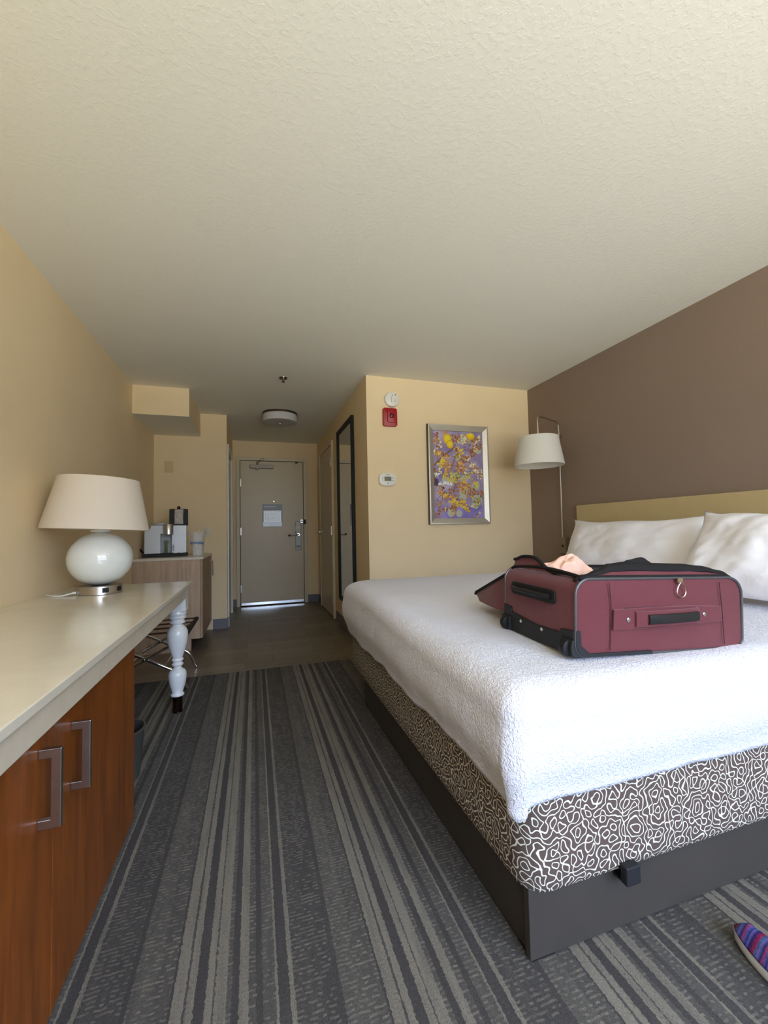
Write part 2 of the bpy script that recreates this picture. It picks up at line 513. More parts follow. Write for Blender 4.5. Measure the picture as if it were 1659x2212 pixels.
def fillet(pts, r, n=6):
    """round the interior corners of a polyline"""
    pts = [Vector(p) for p in pts]
    out = [pts[0]]
    for i in range(1, len(pts)-1):
        a, b, c = pts[i-1], pts[i], pts[i+1]
        d1 = (a-b); d2 = (c-b)
        q = min(r, d1.length*0.49, d2.length*0.49)
        p1 = b+d1.normalized()*q; p2 = b+d2.normalized()*q
        for k in range(n+1):
            t = k/n
            out.append(p1*(1-t)**2+b*2*t*(1-t)+p2*t*t)
    out.append(pts[-1])
    return out

def rrect(x0, y0, x1, y1, r, n=6):
    """rounded rectangle; r single or (bl, br, tr, tl)"""
    if not isinstance(r, (list, tuple)): r = (r,)*4
    cs = [(x0+r[0], y0+r[0], r[0], pi), (x1-r[1], y0+r[1], r[1], 1.5*pi), (x1-r[2], y1-r[2], r[2], 0), (x0+r[3], y1-r[3], r[3], .5*pi)]
    out = []
    for cx, cy, rr, a0 in cs:
        for k in range(n+1):
            a = a0+pi/2*k/n
            out.append((cx+rr*cos(a), cy+rr*sin(a)))
    return out

def obj(name, mb, mats, parent=None, smooth=35, bev=0.0, bseg=2, loc=None, rot=None, solid=0.0, sub=0):
    me = bpy.data.meshes.new(name)
    me.from_pydata(mb.v, [], mb.f)
    if not isinstance(mats, (list, tuple)): mats = [mats]
    for m in mats: me.materials.append(m)
    me.polygons.foreach_set('material_index', mb.mi)
    bm = bmesh.new(); bm.from_mesh(me)
    bmesh.ops.recalc_face_normals(bm, faces=bm.faces)
    if bev > 0:
        es = [e for e in bm.edges if len(e.link_faces) == 2 and e.calc_face_angle(0) > R(40)]
        bmesh.ops.bevel(bm, geom=es, offset=bev, segments=bseg, affect='EDGES', profile=0.5, clamp_overlap=True)
    bm.to_mesh(me); bm.free()
    if smooth:
        for p in me.polygons: p.use_smooth = True
        me.set_sharp_from_angle(angle=R(smooth))
    o = bpy.data.objects.new(name, me)
    COL.objects.link(o)
    if parent: o.parent = parent
    if loc: o.location = loc
    if rot: o.rotation_euler = rot
    if solid:
        md = o.modifiers.new('thickness', 'SOLIDIFY'); md.thickness = solid; md.offset = 0
    if sub:
        md = o.modifiers.new('smooth', 'SUBSURF'); md.levels = sub; md.render_levels = sub
    return o
def empty(name, loc=(0, 0, 0), rz=0):
    o = bpy.data.objects.new(name, None); COL.objects.link(o)
    o.location = loc; o.rotation_euler = (0, 0, rz); o.empty_display_size = 0.1
    return o
def tag(o, label, cat, group=None):
    o['label'] = label; o['category'] = cat
    if group: o['group'] = group
    return o
def struct(o, label=None, cat=None):
    o['kind'] = 'structure'
    if label: o['label'] = label
    if cat: o['category'] = cat
    return o

# ------------------------------------------------------------------ room shell
HC, YK, YB, YE, XC, YP, XR, YT, XK = 2.4525, 4.5957, 3.7362, 5.9764, 2.0034, 2.9948, 3.6851, 2.98, 0.7528
Y0 = WY
T = 0.12
def wall(name, mb, mat, label, cat='wall', **k):
    return struct(obj(name, mb, mat, smooth=0, **k), label, cat)
wall('floor', MB().box(-T, Y0-T, -0.1, XR+T, YT, 0), M['carpet'], 'grey carpet with dark stripes running towards the entry', 'floor')
wall('floor.001', MB().box(-T, YT, -0.1, XC+T, YE+T, 0), M['tile'], 'brown wood-look plank tile floor in the entry', 'floor')
wall('ceiling', MB().box(-T, Y0-T, HC, XR+T, YE+T, HC+0.1), M['ceil'], 'off-white knockdown-textured ceiling', 'ceiling')
wall('wall_left', MB().box(-T, Y0-T, 0, 0, YK, HC), M['wall'], 'long yellow wall behind the desk')
wall('wall_kitchenette', MB().box(-T, YK, 0, XK, YK+0.06, HC), M['wall'], 'yellow wall behind the coffee maker')
DZ2, DY0, DY1 = 2.08, 4.72, 5.56
mb = MB()
mb.box(XK-T, YK+0.06, 0, XK, DY0, HC)
mb.box(XK-T, DY1, 0, XK, YE, HC)
mb.box(XK-T, DY0, DZ2, XK, DY1, HC)
wall('wall_hall_left', mb, M['wall'], 'narrow yellow wall on the left of the entry hall')
wall('wall_entry', MB().box(XK-T, YE, 0, XC+T, YE+T, HC), M['wall'], 'yellow wall around the entry door')
wall('wall_hall_right', MB().box(XC, YP+0.1, 0, XC+T, YE, HC), M['wall'], 'yellow wall with the tall mirror and closet door')
wall('wall_front', MB().box(XC, YP, 0, XR, YP+0.1, HC), M['wall'], 'yellow wall with the framed picture')
wall('wall_right', MB().box(XR, Y0-T, 0, XR+T, YP+0.1, HC), M['brown'], 'dark taupe accent wall behind the headboard')
mb = MB()
mb.box(-T, Y0-T, 0, WX0, Y0, HC).box(WX1, Y0-T, 0, XR, Y0, HC).box(WX0, Y0-T, 0, WX1, Y0, WZ0).box(WX0, Y0-T, WZ1, WX1, Y0, HC)
wall('wall_back', mb, M['wall'], 'wall with the window, behind the viewer')
mb = MB().box(0, YB, 2.1848, 0.4729, YK, HC)
mb.mi[0] = 1
wall('wall_soffit', mb, [M['wall'], M['ceil']], 'boxed yellow soffit above the coffee station', 'soffit')
# baseboards
def base(name, *b):
    struct(obj(name, MB().box(*b), M['basebd'], smooth=0), 'grey rubber baseboard', 'baseboard')
base('baseboard_kitchenette', 0.60, YK-0.008, 0, XK, YK, 0.112)
base('baseboard_hall_left', XK, YK-0.008, 0, XK+0.008, DY0-0.05, 0.112)
base('baseboard_entry_left', XK, YE-0.008, 0, 0.802, YE, 0.112)
base('baseboard_entry_right', 1.824, YE-0.008, 0, XC, YE, 0.112)
base('baseboard_hall_far', XC-0.008, 5.62, 0, XC, YE-0.008, 0.112)
base('baseboard_hall_near', XC-0.008, YP, 0, XC, 4.54, 0.112)
base('baseboard_front', XC+0.0, YP-0.008, 0, XR-0.008, YP, 0.112)
base('baseboard_right', XR-0.008, Y0, 0, XR, YP-0.008, 0.112)
base('baseboard_left', 0, Y0, 0, 0.008, YT, 0.112)

# window behind the camera
wn = struct(empty('window_1', ((WX0+WX1)/2, WY, WZ0)), 'daylight window behind the viewer', 'window')
mb = MB(); f = 0.05
hx = (WX1-WX0)/2; hz = WZ1-WZ0
mb.box(-hx, -0.09, 0, -hx+f, -0.03, hz).box(hx-f, -0.09, 0, hx, -0.03, hz).box(-hx+f, -0.09, 0, hx-f, -0.03, f).box(-hx+f, -0.09, hz-f, hx-f, -0.03, hz)
mb.box(-0.025, -0.085, f, 0.025, -0.035, hz-f)
obj('window_frame', mb, M['whitepaint'], wn, smooth=0)
obj('window_sill', MB().box(-hx-0.03, 0.0, -0.03, hx+0.03, 0.06, 0.0), M['whitepaint'], wn, smooth=0)

# ------------------------------------------------------------------ entry door
dr = struct(empty('door_1', (1.3165, YE, 0)), 'beige entry door at the end of the hall', 'door')
X0, X1, DZ = -0.457, 0.457, 2.15
mb = MB(); a = 0.05
mb.box(X0-0.007-a, -0.03, 0, X0-0.007, -0.0005, DZ+0.007+a).box(X1+0.007, -0.03, 0, X1+0.007+a, -0.0005, DZ+0.007+a).box(X0-0.007, -0.03, DZ+0.007, X1+0.007, -0.0005, DZ+0.007+a)
obj('door_frame', mb, M['doorframe'], dr, smooth=0, bev=0.003)
mb = MB(); mb.box(X0-0.007, -0.005, 0.0, X1+0.007, -0.0005, DZ+0.007)
obj('gap_seal', mb, M['gap'], dr, smooth=0)
obj('door_panel', MB().box(X0, -0.022, 0.012, X1, -0.0055, DZ), M['doorpaint'], dr, smooth=0, bev=0.002)
obj('door_sweep', MB().box(X0+0.005, -0.032, 0.015, X1-0.005, -0.0225, 0.055), M['chrome'], dr, smooth=0, bev=0.002)
for z in (1.82, 1.10, 0.26):
    obj('hinge', MB().lathe([(0.008, -0.055), (0.008, 0.055)], (X0-0.006, -0.034, z), 12).box(X0-0.014, -0.032, z-0.055, X0+0.012, -0.0225, z+0.055), M['nickel'], dr)
cl = obj('door_closer', MB().box(-0.318, -0.085, 2.035, 0.015, -0.0225, 2.085), M['closer'], dr, smooth=0, bev=0.004)
obj('closer_arm', MB().tube([(-0.215, -0.07, 2.03), (-0.215, -0.07, 2.105), (-0.215, -0.10, 2.115), (-0.16, -0.16, 2.15), (-0.14, -0.16, 2.16), (-0.13, -0.10, 2.17), (-0.125, -0.03, 2.19)], 0.011, 8)
    .lathe([(0.02, -0.03), (0.02, 0)], (-0.215, -0.07, 2.045), 12), M['nickel'], cl)
obj('door_bumper', MB().box(0.345, -0.05, 2.125, 0.378, -0.0225, 2.15, 0).lathe([(0.014, 0), (0.014, 0.02)], (0.362, -0.04, 2.105), 12, mat=1), [M['black'], M['white']], dr)
lk = obj('lock_plate', MB().box(0.335, -0.036, 0.80, 0.42, -0.0225, 1.235), M['lockgrey'], dr, smooth=0, bev=0.006)
obj('white_plate', MB().prism(rrect(0.333, 1.075, 0.412, 1.172, 0.014), -0.052, -0.037, 'XZ'), M['white'], lk, bev=0.003)  # plain white rounded plate on the lock face
obj('thumb_turn', MB().lathe([(0.008, -0.012), (0.008, 0.0)], (0.375, -0.052, 1.088), 12, 'Y').prism([(0.371, 1.09), (0.379, 1.09), (0.377, 1.13), (0.373, 1.13)], -0.062, -0.0525), M['redlens'], lk)
obj('lever_handle', MB().lathe([(0.02, -0.03), (0.02, 0)], (0.375, -0.037, 1.035), 16, 'Y').tube(fillet([(0.375, -0.05, 1.035), (0.375, -0.085, 1.035), (0.29, -0.085, 1.03), (0.255, -0.085, 1.028)], 0.02), 0.012, 10), M['chrome'], lk)
obj('lever_tip', MB().tube([(0.257, -0.085, 1.028), (0.225, -0.085, 1.026)], 0.013, 10), M['darkchrome'], lk)
obj('card_slot', MB().box(0.35, -0.040, 0.84, 0.405, -0.0365, 0.87), M['greymid'], lk, smooth=0)
lt = obj('security_latch', MB().box(0.41, -0.055, 1.21, 0.448, -0.0225, 1.265), M['steel'], dr, smooth=0, bev=0.003)
obj('latch_catch', MB().box(0.42, -0.064, 1.225, 0.44, -0.0555, 1.25).box(0.462, -0.07, 1.195, 0.488, -0.0305, 1.265), M['black'], lt, smooth=0, bev=0.003)
obj('peephole', MB().lathe([(0.009, -0.006), (0.009, 0)], (0.02, -0.0225, 1.545), 12, 'Y'), M['goldpull'], dr)

nt_ = tag(empty('safety_notice', (1.245, YE-0.0225, 1.315)), 'grey framed notice with a white sheet mounted on the entry door', 'notice')
nx, ny = -0.13+0.075, 0.0
obj('backing', MB().box(-0.075, -0.006, -0.155, 0.215, 0, 0.185), M['greymid'], nt_, smooth=0)
obj('lower_band', MB().box(-0.068, -0.0075, -0.15, 0.208, -0.0062, -0.08), M['greylow'], nt_, smooth=0)
pp = obj('printed_sheet', MB().box(-0.058, -0.0085, -0.08, 0.198, -0.0063, 0.09), M['paper'], nt_, smooth=0)
mb = MB()
rnd = random.Random(3)
for r_ in range(9):
    x = -0.045
    while x < 0.17:
        l_ = rnd.uniform(0.012, 0.035)
        mb.box(x, -0.0092, 0.072-r_*0.0165, min(x+l_, 0.188), -0.0087, 0.0755-r_*0.0165); x += l_+rnd.uniform(0.005, 0.02)
obj('printed_text', mb, M['ink'], pp, smooth=0)
obj('title_line', MB().box(-0.05, -0.0068, 0.145, 0.12, -0.0062, 0.152), M['greylow'], nt_, smooth=0)
obj('footer_line', MB().box(-0.05, -0.0083, -0.128, 0.02, -0.0077, -0.122), M['paper'], nt_, smooth=0)

# bathroom door (left of hall)
d2 = struct(empty('door_2', (XK, (DY0+DY1)/2, 0)), 'bathroom door on the left of the entry hall', 'door')
hy = (DY1-DY0)/2
obj('door_frame', MB().box(-0.0, -hy-0.05, 0, 0.016, -hy, DZ2+0.05).box(0, hy, 0, 0.016, hy+0.05, DZ2+0.05).box(0, -hy, DZ2, 0.016, hy, DZ2+0.05), M['whitepaint'], d2, smooth=0)
obj('door_panel', MB().box(-0.05, -hy+0.002, 0.01, -0.01, hy-0.002, DZ2-0.002), M['doorframe'], d2, smooth=0)

# closet door (right of hall)
d3 = struct(empty('door_3', (XC, 5.11, 0)), 'narrow closet door beside the tall mirror', 'door')
a0, a1, zt = -0.462, 0.452, 2.165
obj('door_frame', MB().box(-0.03, a0-0.05, 0, 0, a0-0.006, zt+0.05).box(-0.03, a1+0.006, 0, 0, a1+0.05, zt+0.05).box(-0.03, a0-0.006, zt+0.006, 0, a1+0.006, zt+0.05), M['doorframe'], d3, smooth=0, bev=0.003)
obj('gap_seal', MB().box(-0.004, a0-0.006, 0, -0.0005, a1+0.006, zt+0.006), M['gap'], d3, smooth=0)
obj('door_panel', MB().box(-0.022, a0, 0.012, -0.0045, a1, zt), M['doorpaint'], d3, smooth=0, bev=0.002)
for z in (1.95, 1.085, 0.23):
    obj('hinge', MB().box(-0.027, a0-0.004, z-0.055, -0.0225, a0+0.03, z+0.055).lathe([(0.008, -0.055), (0.008, 0.055)], (-0.034, a0-0.002, z), 12), M['steel'], d3)
obj('lever_handle', MB().lathe([(0.026, -0.035), (0.026, -0.0225)], (0, a1-0.08, 1.07), 16, 'X').tube(fillet([(-0.03, a1-0.08, 1.07), (-0.07, a1-0.08, 1.07), (-0.07, a1-0.20, 1.07)], 0.015), 0.009, 8), M['steel'], d3)

# ------------------------------------------------------------------ wall mirror
mi = tag(empty('wall_mirror', (XC, 3.865, 0.30)), 'tall narrow mirror in a black frame on the hall wall', 'mirror')
h = 1.93; hw = 0.387
mb = MB()
fw = 0.045
mb.box(-0.03, -hw, 0, -0.0005, -hw+fw, h).box(-0.03, hw-fw, 0, -0.0005, hw, h).box(-0.03, -hw+fw, 0, -0.0005, hw-fw, fw).box(-0.03, -hw+fw, h-fw, -0.0005, hw-fw, h)
obj('mirror_frame', mb, M['black'], mi, smooth=0, bev=0.004)
obj('mirror_glass', MB().box(-0.016, -hw+fw, fw, -0.001, hw-fw, h-fw), M['mirror'], mi, smooth=0)

# ------------------------------------------------------------------ fixtures on the picture wall
sd = tag(empty('smoke_detector', (2.236, YP, 2.247)), 'round white smoke detector high on the yellow wall', 'smoke detector')
obj('detector_body', MB().lathe([(0.070, 0), (0.070, 0.014), (0.066, 0.028), (0.05, 0.036), (0.0, 0.038)][:4], (0, 0, 0), 40, 'Y'), M['white'], sd, rot=(0, 0, pi))
obj('sounder_slot', MB().box(-0.012, -0.0385, -0.035, -0.008, -0.0355, 0.02), M['lightgrey'], sd)
obj('sounder_slot', MB().box(0.022, -0.0385, -0.03, 0.026, -0.0355, -0.005), M['lightgrey'], sd)
obj('indicator_light', MB().lathe([(0.006, 0), (0.006, 0.003)], (0.028, -0.039, 0.038), 10, 'Y'), M['ink'], sd)
obj('test_button', MB().lathe([(0.004, 0), (0.004, 0.003)], (0.0, -0.039, 0.03), 10, 'Y'), M['ink'], sd)
st = tag(empty('fire_alarm_sounder', (2.215, YP, 2.083)), 'red square fire alarm sounder below the smoke detector', 'fire alarm')
obj('housing', MB().prism(rrect(-0.066, -0.083, 0.066, 0.083, 0.02), -0.03, 0, 'XZ'), M['red'], st, bev=0.006)
obj('lens_block', MB().prism(rrect(-0.03, -0.05, 0.045, 0.06, 0.012), -0.042, -0.031, 'XZ'), M['red'], st, bev=0.005)
obj('strobe_lens', MB().lathe([(0.022, -0.0), (0.02, 0.008), (0.012, 0.013)], (0, 0, 0), 20, 'Y'), M['redlens'], st, loc=(0.01, -0.042, 0.01), rot=(0, 0, pi))
th = tag(empty('thermostat', (2.18, YP, 1.525)), 'white rounded thermostat with a small grey display', 'thermostat')
obj('housing', MB().prism([(0.078*math.copysign(abs(cos(t_))**0.62, cos(t_)), 0.058*math.copysign(abs(sin(t_))**0.62, sin(t_))) for t_ in [2*pi*k/48 for k in range(48)]], -0.026, 0, 'XZ'), M['white'], th, bev=0.006)
dp = obj('display', MB().box(-0.032, -0.0285, -0.016, 0.032, -0.0262, 0.024), M['lcd'], th, smooth=0)
obj('display_digits', MB().box(-0.012, -0.0292, -0.006, -0.008, -0.0287, 0.014).box(0.004, -0.0292, -0.006, 0.008, -0.0287, 0.014).box(0.016, -0.0292, -0.006, 0.02, -0.0287, 0.014).box(-0.026, -0.0292, -0.006, -0.022, -0.0287, 0.014), M['lcdink'], dp, smooth=0)
for b_ in ((-0.052, 0.012, -0.045, 0.02), (-0.052, -0.004, -0.045, 0.004), (-0.052, -0.02, -0.045, -0.012), (0.045, -0.018, 0.051, -0.006), (0.045, 0.004, 0.051, 0.016)):
    obj('button', MB().box(b_[0], -0.0275, b_[1], b_[2], -0.0262, b_[3]), M['ink'], th, smooth=0)
obj('mode_button', MB().lathe([(0.005, 0), (0.005, 0.0015)], (0, -0.0277, -0.036), 10, 'Y'), M['ink'], th)
obj('logo_mark', MB().box(-0.018, -0.0275, 0.038, 0.018, -0.0262, 0.042), M['ink'], th, smooth=0)

# framed picture
PX0, PX1, PZ0, PZ1 = 2.573, 3.195, 1.12, 2.045
pf = tag(empty('framed_picture', ((PX0+PX1)/2, YP, PZ0)), 'silver-framed picture of yellow blossom on branches against lilac', 'picture')
W_, H_ = (PX1-PX0)/2, PZ1-PZ0
fw = 0.056
mb = MB()
prof = [(0, 0), (0, -0.036), (0.012, -0.038), (fw-0.004, -0.020), (fw, -0.014), (fw, 0)]
def ring(u, y):   # inset u from the outer edge
    return [(-W_+u, y, u), (W_-u, y, u), (W_-u, y, H_-u), (-W_+u, y, H_-u)]
vs = []
for u, y in prof: vs += ring(u, y)
fs = []
for k in range(len(prof)-1):
    for i in range(4):
        j = (i+1) % 4
        fs.append((k*4+i, k*4+j, (k+1)*4+j, (k+1)*4+i))
mb.add(vs, fs)
obj('picture_frame', mb, M['nickel2'] if 'nickel2' in M else plain('champagne_silver_leaf', (0.60, 0.56, 0.48), 0.42, 0.65, var=0.06, scale=90), pf, smooth=20)
obj('frame_rim', MB().box(-W_-0.004, -0.030, 0, -W_-0.0005, -0.0005, H_), M['darkchrome'], pf, smooth=0)

def art():
    rnd = random.Random(11)
    aw, ah = W_-fw, H_-2*fw
    V = []; Fc = []; C = []
    def cv(X, Y):
        v = (1950-Y)/1660.0
        xl = 335-50*v; xr = 1285-55*v
        return ((X-xl)/(xr-xl)*2-1)*aw, fw+v*ah
    lay = [0]
    def blob(X, Y, r, col, sx=1.0, sy=1.0, rot=0, n=10, rough=0.2):
        lay[0] += 1
        y = -0.0121-0.0000016*lay[0]
        cx, cz = cv(X, Y)
        k = r/950*2*aw
        if abs(cx)+k*max(sx, sy)*1.2 > aw or cz-k*1.2*max(sx, sy) < fw or cz+k*1.2*max(sx, sy) > H_-fw:
            cx = max(-aw+k*1.25*sx, min(aw-k*1.25*sx, cx)); cz = max(fw+k*1.25*sy, min(H_-fw-k*1.25*sy, cz))
        o = len(V)
        for i in range(n):
            a = 2*pi*i/n; q = k*(1+rnd.uniform(-rough, rough))
            px, pz = q*cos(a)*sx, q*sin(a)*sy
            V.append((max(-aw, min(aw, cx+px*cos(rot)-pz*sin(rot))), y, max(fw, min(H_-fw, cz+px*sin(rot)+pz*cos(rot)))))
        Fc.append(tuple(range(o, o+n))); C.append(col)
    def line(pts, w, col):
        pts = [cv(*p) for p in pts]
        for (x0, z0), (x1, z1) in zip(pts[:-1], pts[1:]):
            lay[0] += 1
            y = -0.0121-0.0000016*lay[0]
            d = Vector((x1-x0, z1-z0)); n = Vector((-d.y, d.x)).normalized()*w/950*aw
            o = len(V)
            V.extend([(x0+n.x, y, z0+n.y), (x1+n.x, y, z1+n.y), (x1-n.x, y, z1-n.y), (x0-n.x, y, z0-n.y)])
            Fc.append((o, o+1, o+2, o+3)); C.append(col)
    # background patches
    NX, NZ = 26, 44
    o = len(V)
    for j in range(NZ+1):
        for i in range(NX+1):
            V.append((-aw+2*aw*i/NX, -0.012, fw+ah*j/NZ))
    for j in range(NZ):
        for i in range(NX):
            b = o+j*(NX+1)+i
            Fc.append((b, b+1, b+NX+2, b+NX+1))
            t = mnoise.noise(Vector((i*0.16, j*0.16, 3.1)))
            t2 = mnoise.noise(Vector((i*0.3, j*0.3, 9.1)))
            r_, g_, b_ = 160+44*t+16*t2, 146+44*t+16*t2, 182+24*t+10*t2
            if j/NZ < 0.12: b_ += 12; r_ -= 18; g_ -= 18
            C.append(S(max(40, r_), max(40, g_), max(60, b_)))
    # soft out-of-focus discs
    for X, Y, r in ((640, 1870, 70), (800, 1930, 60), (1120, 1330, 75), (1170, 1600, 100), (1120, 1700, 70), (470, 900, 70), (840, 420, 80), (700, 1180, 90), (880, 1200, 80), (870, 1520, 80), (1190, 640, 60), (520, 1230, 60), (780, 800, 60)):
        blob(X, Y, r, S(182, 186, 172), rough=0.06, n=18)
    br = S(132, 90, 66); brd = S(98, 66, 62)
    for pts, w_ in (([(312, 960), (450, 800), (690, 610)], 26), ([(690, 610), (745, 480), (795, 320)], 14), ([(700, 650), (860, 790), (1050, 920), (1170, 1000), (1210, 1180)], 12),
                    ([(440, 940), (920, 960)], 8), ([(705, 800), (640, 1050), (570, 1320)], 14), ([(750, 630), (860, 620), (990, 660)], 9), ([(840, 620), (920, 580)], 8),
                    ([(600, 1310), (340, 1350)], 10), ([(680, 1300), (860, 1290), (1050, 1400)], 14), ([(505, 1440), (450, 1700), (395, 1800)], 8), ([(515, 1430), (600, 1540), (700, 1680), (760, 1770)], 12),
                    ([(500, 1440), (345, 1640)], 7), ([(690, 1290), (780, 1200), (900, 1090)], 9), ([(400, 480), (312, 350)], 16), ([(410, 560), (455, 760)], 7), ([(372, 600), (372, 880)], 7), ([(640, 1080), (760, 1030)], 6),
                    ([(1140, 380), (1215, 560)], 6), ([(700, 580), (640, 440)], 8), ([(330, 1000), (330, 1340)], 34)):
        line(pts, w_, br if w_ > 9 else brd)
    pal = {'o': [S(208, 152, 74), S(224, 170, 84), S(186, 128, 70), S(176, 116, 66), S(230, 188, 108)],
           'y': [S(226, 196, 40), S(236, 208, 60), S(214, 176, 30), S(230, 200, 90)],
           'g': [S(186, 192, 90), S(204, 200, 100), S(160, 170, 96), S(214, 206, 130)],
           'c': [S(226, 214, 176), S(214, 196, 150), S(170, 120, 70), S(236, 226, 200)],
           'b': [S(148, 96, 60), S(170, 116, 70), S(132, 84, 66), S(196, 140, 90)],
           'r': [S(168, 92, 96), S(140, 80, 96), S(186, 116, 106)],
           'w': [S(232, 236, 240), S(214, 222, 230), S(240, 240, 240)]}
    cl = [(350, 380, 60, 14, 'r'), (340, 480, 70, 14, 'o'), (420, 560, 60, 14, 'c'), (350, 700, 80, 24, 'o'), (400, 730, 50, 10, 'y'), (330, 640, 50, 12, 'c'),
          (500, 300, 70, 14, 'o'), (640, 380, 60, 16, 'b'), (730, 450, 80, 22, 'b'), (850, 450, 90, 36, 'c'), (900, 380, 50, 12, 'c'), (960, 470, 50, 12, 'g'), (1100, 420, 80, 26, 'b'), (1120, 470, 50, 14, 'c'),
          (1040, 600, 80, 26, 'b'), (1100, 620, 60, 16, 'c'), (1050, 700, 60, 18, 'b'), (1180, 560, 60, 16, 'b'), (820, 690, 80, 24, 'y'), (740, 620, 50, 12, 'y'), (730, 760, 50, 12, 'g'),
          (900, 830, 80, 30, 'b'), (960, 800, 60, 20, 'c'), (1060, 930, 60, 18, 'c'), (1080, 1000, 60, 18, 'b'), (1120, 1060, 50, 14, 'c'), (1190, 1040, 50, 12, 'c'), (1200, 1150, 60, 18, 'c'),
          (560, 830, 80, 26, 'o'), (500, 860, 70, 20, 'y'), (440, 930, 60, 16, 'y'), (580, 950, 90, 34, 'o'), (780, 930, 90, 34, 'o'), (800, 1020, 80, 26, 'o'), (900, 970, 50, 12, 'o'), (590, 1050, 80, 24, 'o'),
          (400, 1060, 60, 18, 'c'), (530, 1150, 60, 16, 'y'), (680, 1180, 110, 40, 'g'), (640, 1230, 70, 16, 'y'), (740, 1140, 60, 14, 'g'), (950, 1070, 60, 18, 'c'), (980, 1140, 90, 26, 'g'), (870, 1250, 70, 18, 'y'),
          (1110, 1290, 60, 14, 'y'), (1120, 1340, 50, 10, 'g'), (800, 1330, 110, 34, 'o'), (900, 1330, 90, 24, 'o'), (980, 1370, 70, 18, 'o'), (830, 1430, 90, 24, 'o'), (930, 1440, 80, 24, 'g'), (1010, 1500, 90, 24, 'o'), (1100, 1440, 70, 18, 'b'), (1220, 1470, 70, 18, 'b'),
          (420, 1420, 80, 22, 'o'), (480, 1480, 60, 16, 'o'), (540, 1530, 50, 12, 'y'), (600, 1560, 90, 26, 'o'), (640, 1440, 60, 14, 'b'), (700, 1560, 60, 14, 'o'), (740, 1640, 90, 30, 'y'), (820, 1680, 90, 34, 'y'), (870, 1640, 50, 12, 'o'),
          (930, 1740, 60, 18, 'y'), (970, 1790, 50, 12, 'y'), (1130, 1600, 80, 20, 'g'), (1160, 1680, 60, 14, 'g'), (1060, 1720, 40, 8, 'c'), (610, 1760, 40, 8, 'o'), (540, 1780, 30, 5, 'y'), (430, 1850, 50, 10, 'o'), (680, 1850, 50, 12, 'o'), (380, 1900, 60, 16, 'b'),
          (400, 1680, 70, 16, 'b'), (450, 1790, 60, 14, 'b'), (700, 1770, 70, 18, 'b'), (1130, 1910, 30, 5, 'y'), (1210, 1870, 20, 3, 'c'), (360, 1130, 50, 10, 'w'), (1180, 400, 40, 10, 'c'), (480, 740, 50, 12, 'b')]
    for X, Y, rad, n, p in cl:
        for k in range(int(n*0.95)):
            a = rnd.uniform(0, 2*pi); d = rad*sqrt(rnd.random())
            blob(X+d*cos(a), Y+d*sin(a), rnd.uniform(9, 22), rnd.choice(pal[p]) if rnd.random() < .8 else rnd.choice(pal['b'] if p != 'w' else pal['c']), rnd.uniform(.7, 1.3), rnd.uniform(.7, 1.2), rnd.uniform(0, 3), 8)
    # large blurred yellow blooms
    for X, Y, r, sx, sy in ((560, 440, 72, .95, 1.1), (610, 540, 58, 1, 1.1), (1010, 350, 62, 1.15, .85)):
        for k, c in ((1.15, S(206, 170, 40)), (1.0, S(230, 198, 30)), (.6, S(240, 212, 50))):
            blob(X, Y, r*k, c, sx, sy, 0, 20, 0.05)
    # band of ragged white blobs, and a dark calyx
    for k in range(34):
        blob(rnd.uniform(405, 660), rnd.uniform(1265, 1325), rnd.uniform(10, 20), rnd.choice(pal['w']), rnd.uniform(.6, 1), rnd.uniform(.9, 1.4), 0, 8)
    blob(490, 1380, 34, S(60, 44, 50), 1.0, 1.0, 0, 3, 0.0)
    blob(350, 1270, 45, S(70, 60, 84), .8, 1.6)
    me = bpy.data.meshes.new('print')
    me.from_pydata(V, [], Fc)
    at = me.color_attributes.new('Col', 'FLOAT_COLOR', 'CORNER')
    li = 0
    for p, c in zip(me.polygons, C):
        for q in p.loop_indices:
            at.data[q].color = (c[0], c[1], c[2], 1)
    me.materials.append(M['print'])
    o = bpy.data.objects.new('print', me); COL.objects.link(o); o.parent = pf
    return o
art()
obj('print_backing', MB().box(-W_+fw-0.004, -0.0115, fw-0.004, W_-fw+0.004, -0.001, H_-fw+0.004), M['gap'], pf, smooth=0)

# ------------------------------------------------------------------ wall plates
op = tag(empty('power_outlet', (0.536, YK, 1.10)), 'cream power outlet above the ice bucket', 'outlet')
obj('cover_plate', MB().prism(rrect(-0.035, -0.057, 0.035, 0.057, 0.006), -0.006, 0), M['offwhite'], op, bev=0.002)
for z_ in (0.023, -0.023):
    so = obj('socket', MB().prism(rrect(-0.017, z_-0.015, 0.017, z_+0.015, 0.008), -0.008, -0.0062), M['offwhite'], op)
    for x_ in (-0.0075, 0.0075):
        obj('slot', MB().box(x_-0.0015, -0.0085, z_-0.003, x_+0.0015, -0.0081, z_+0.007), M['gap'], so, smooth=0)
bp = MB().prism(rrect(-0.044, -0.063, 0.044, 0.063, 0.006), -0.006, 0)
tag(obj('blank_cover_plate', bp, plain('painted_plate', (0.66, 0.50, 0.28), 0.6), loc=(0.148, YK, 1.831), bev=0.002), 'yellow-painted blank plate high on the wall above the coffee maker', 'wall plate')

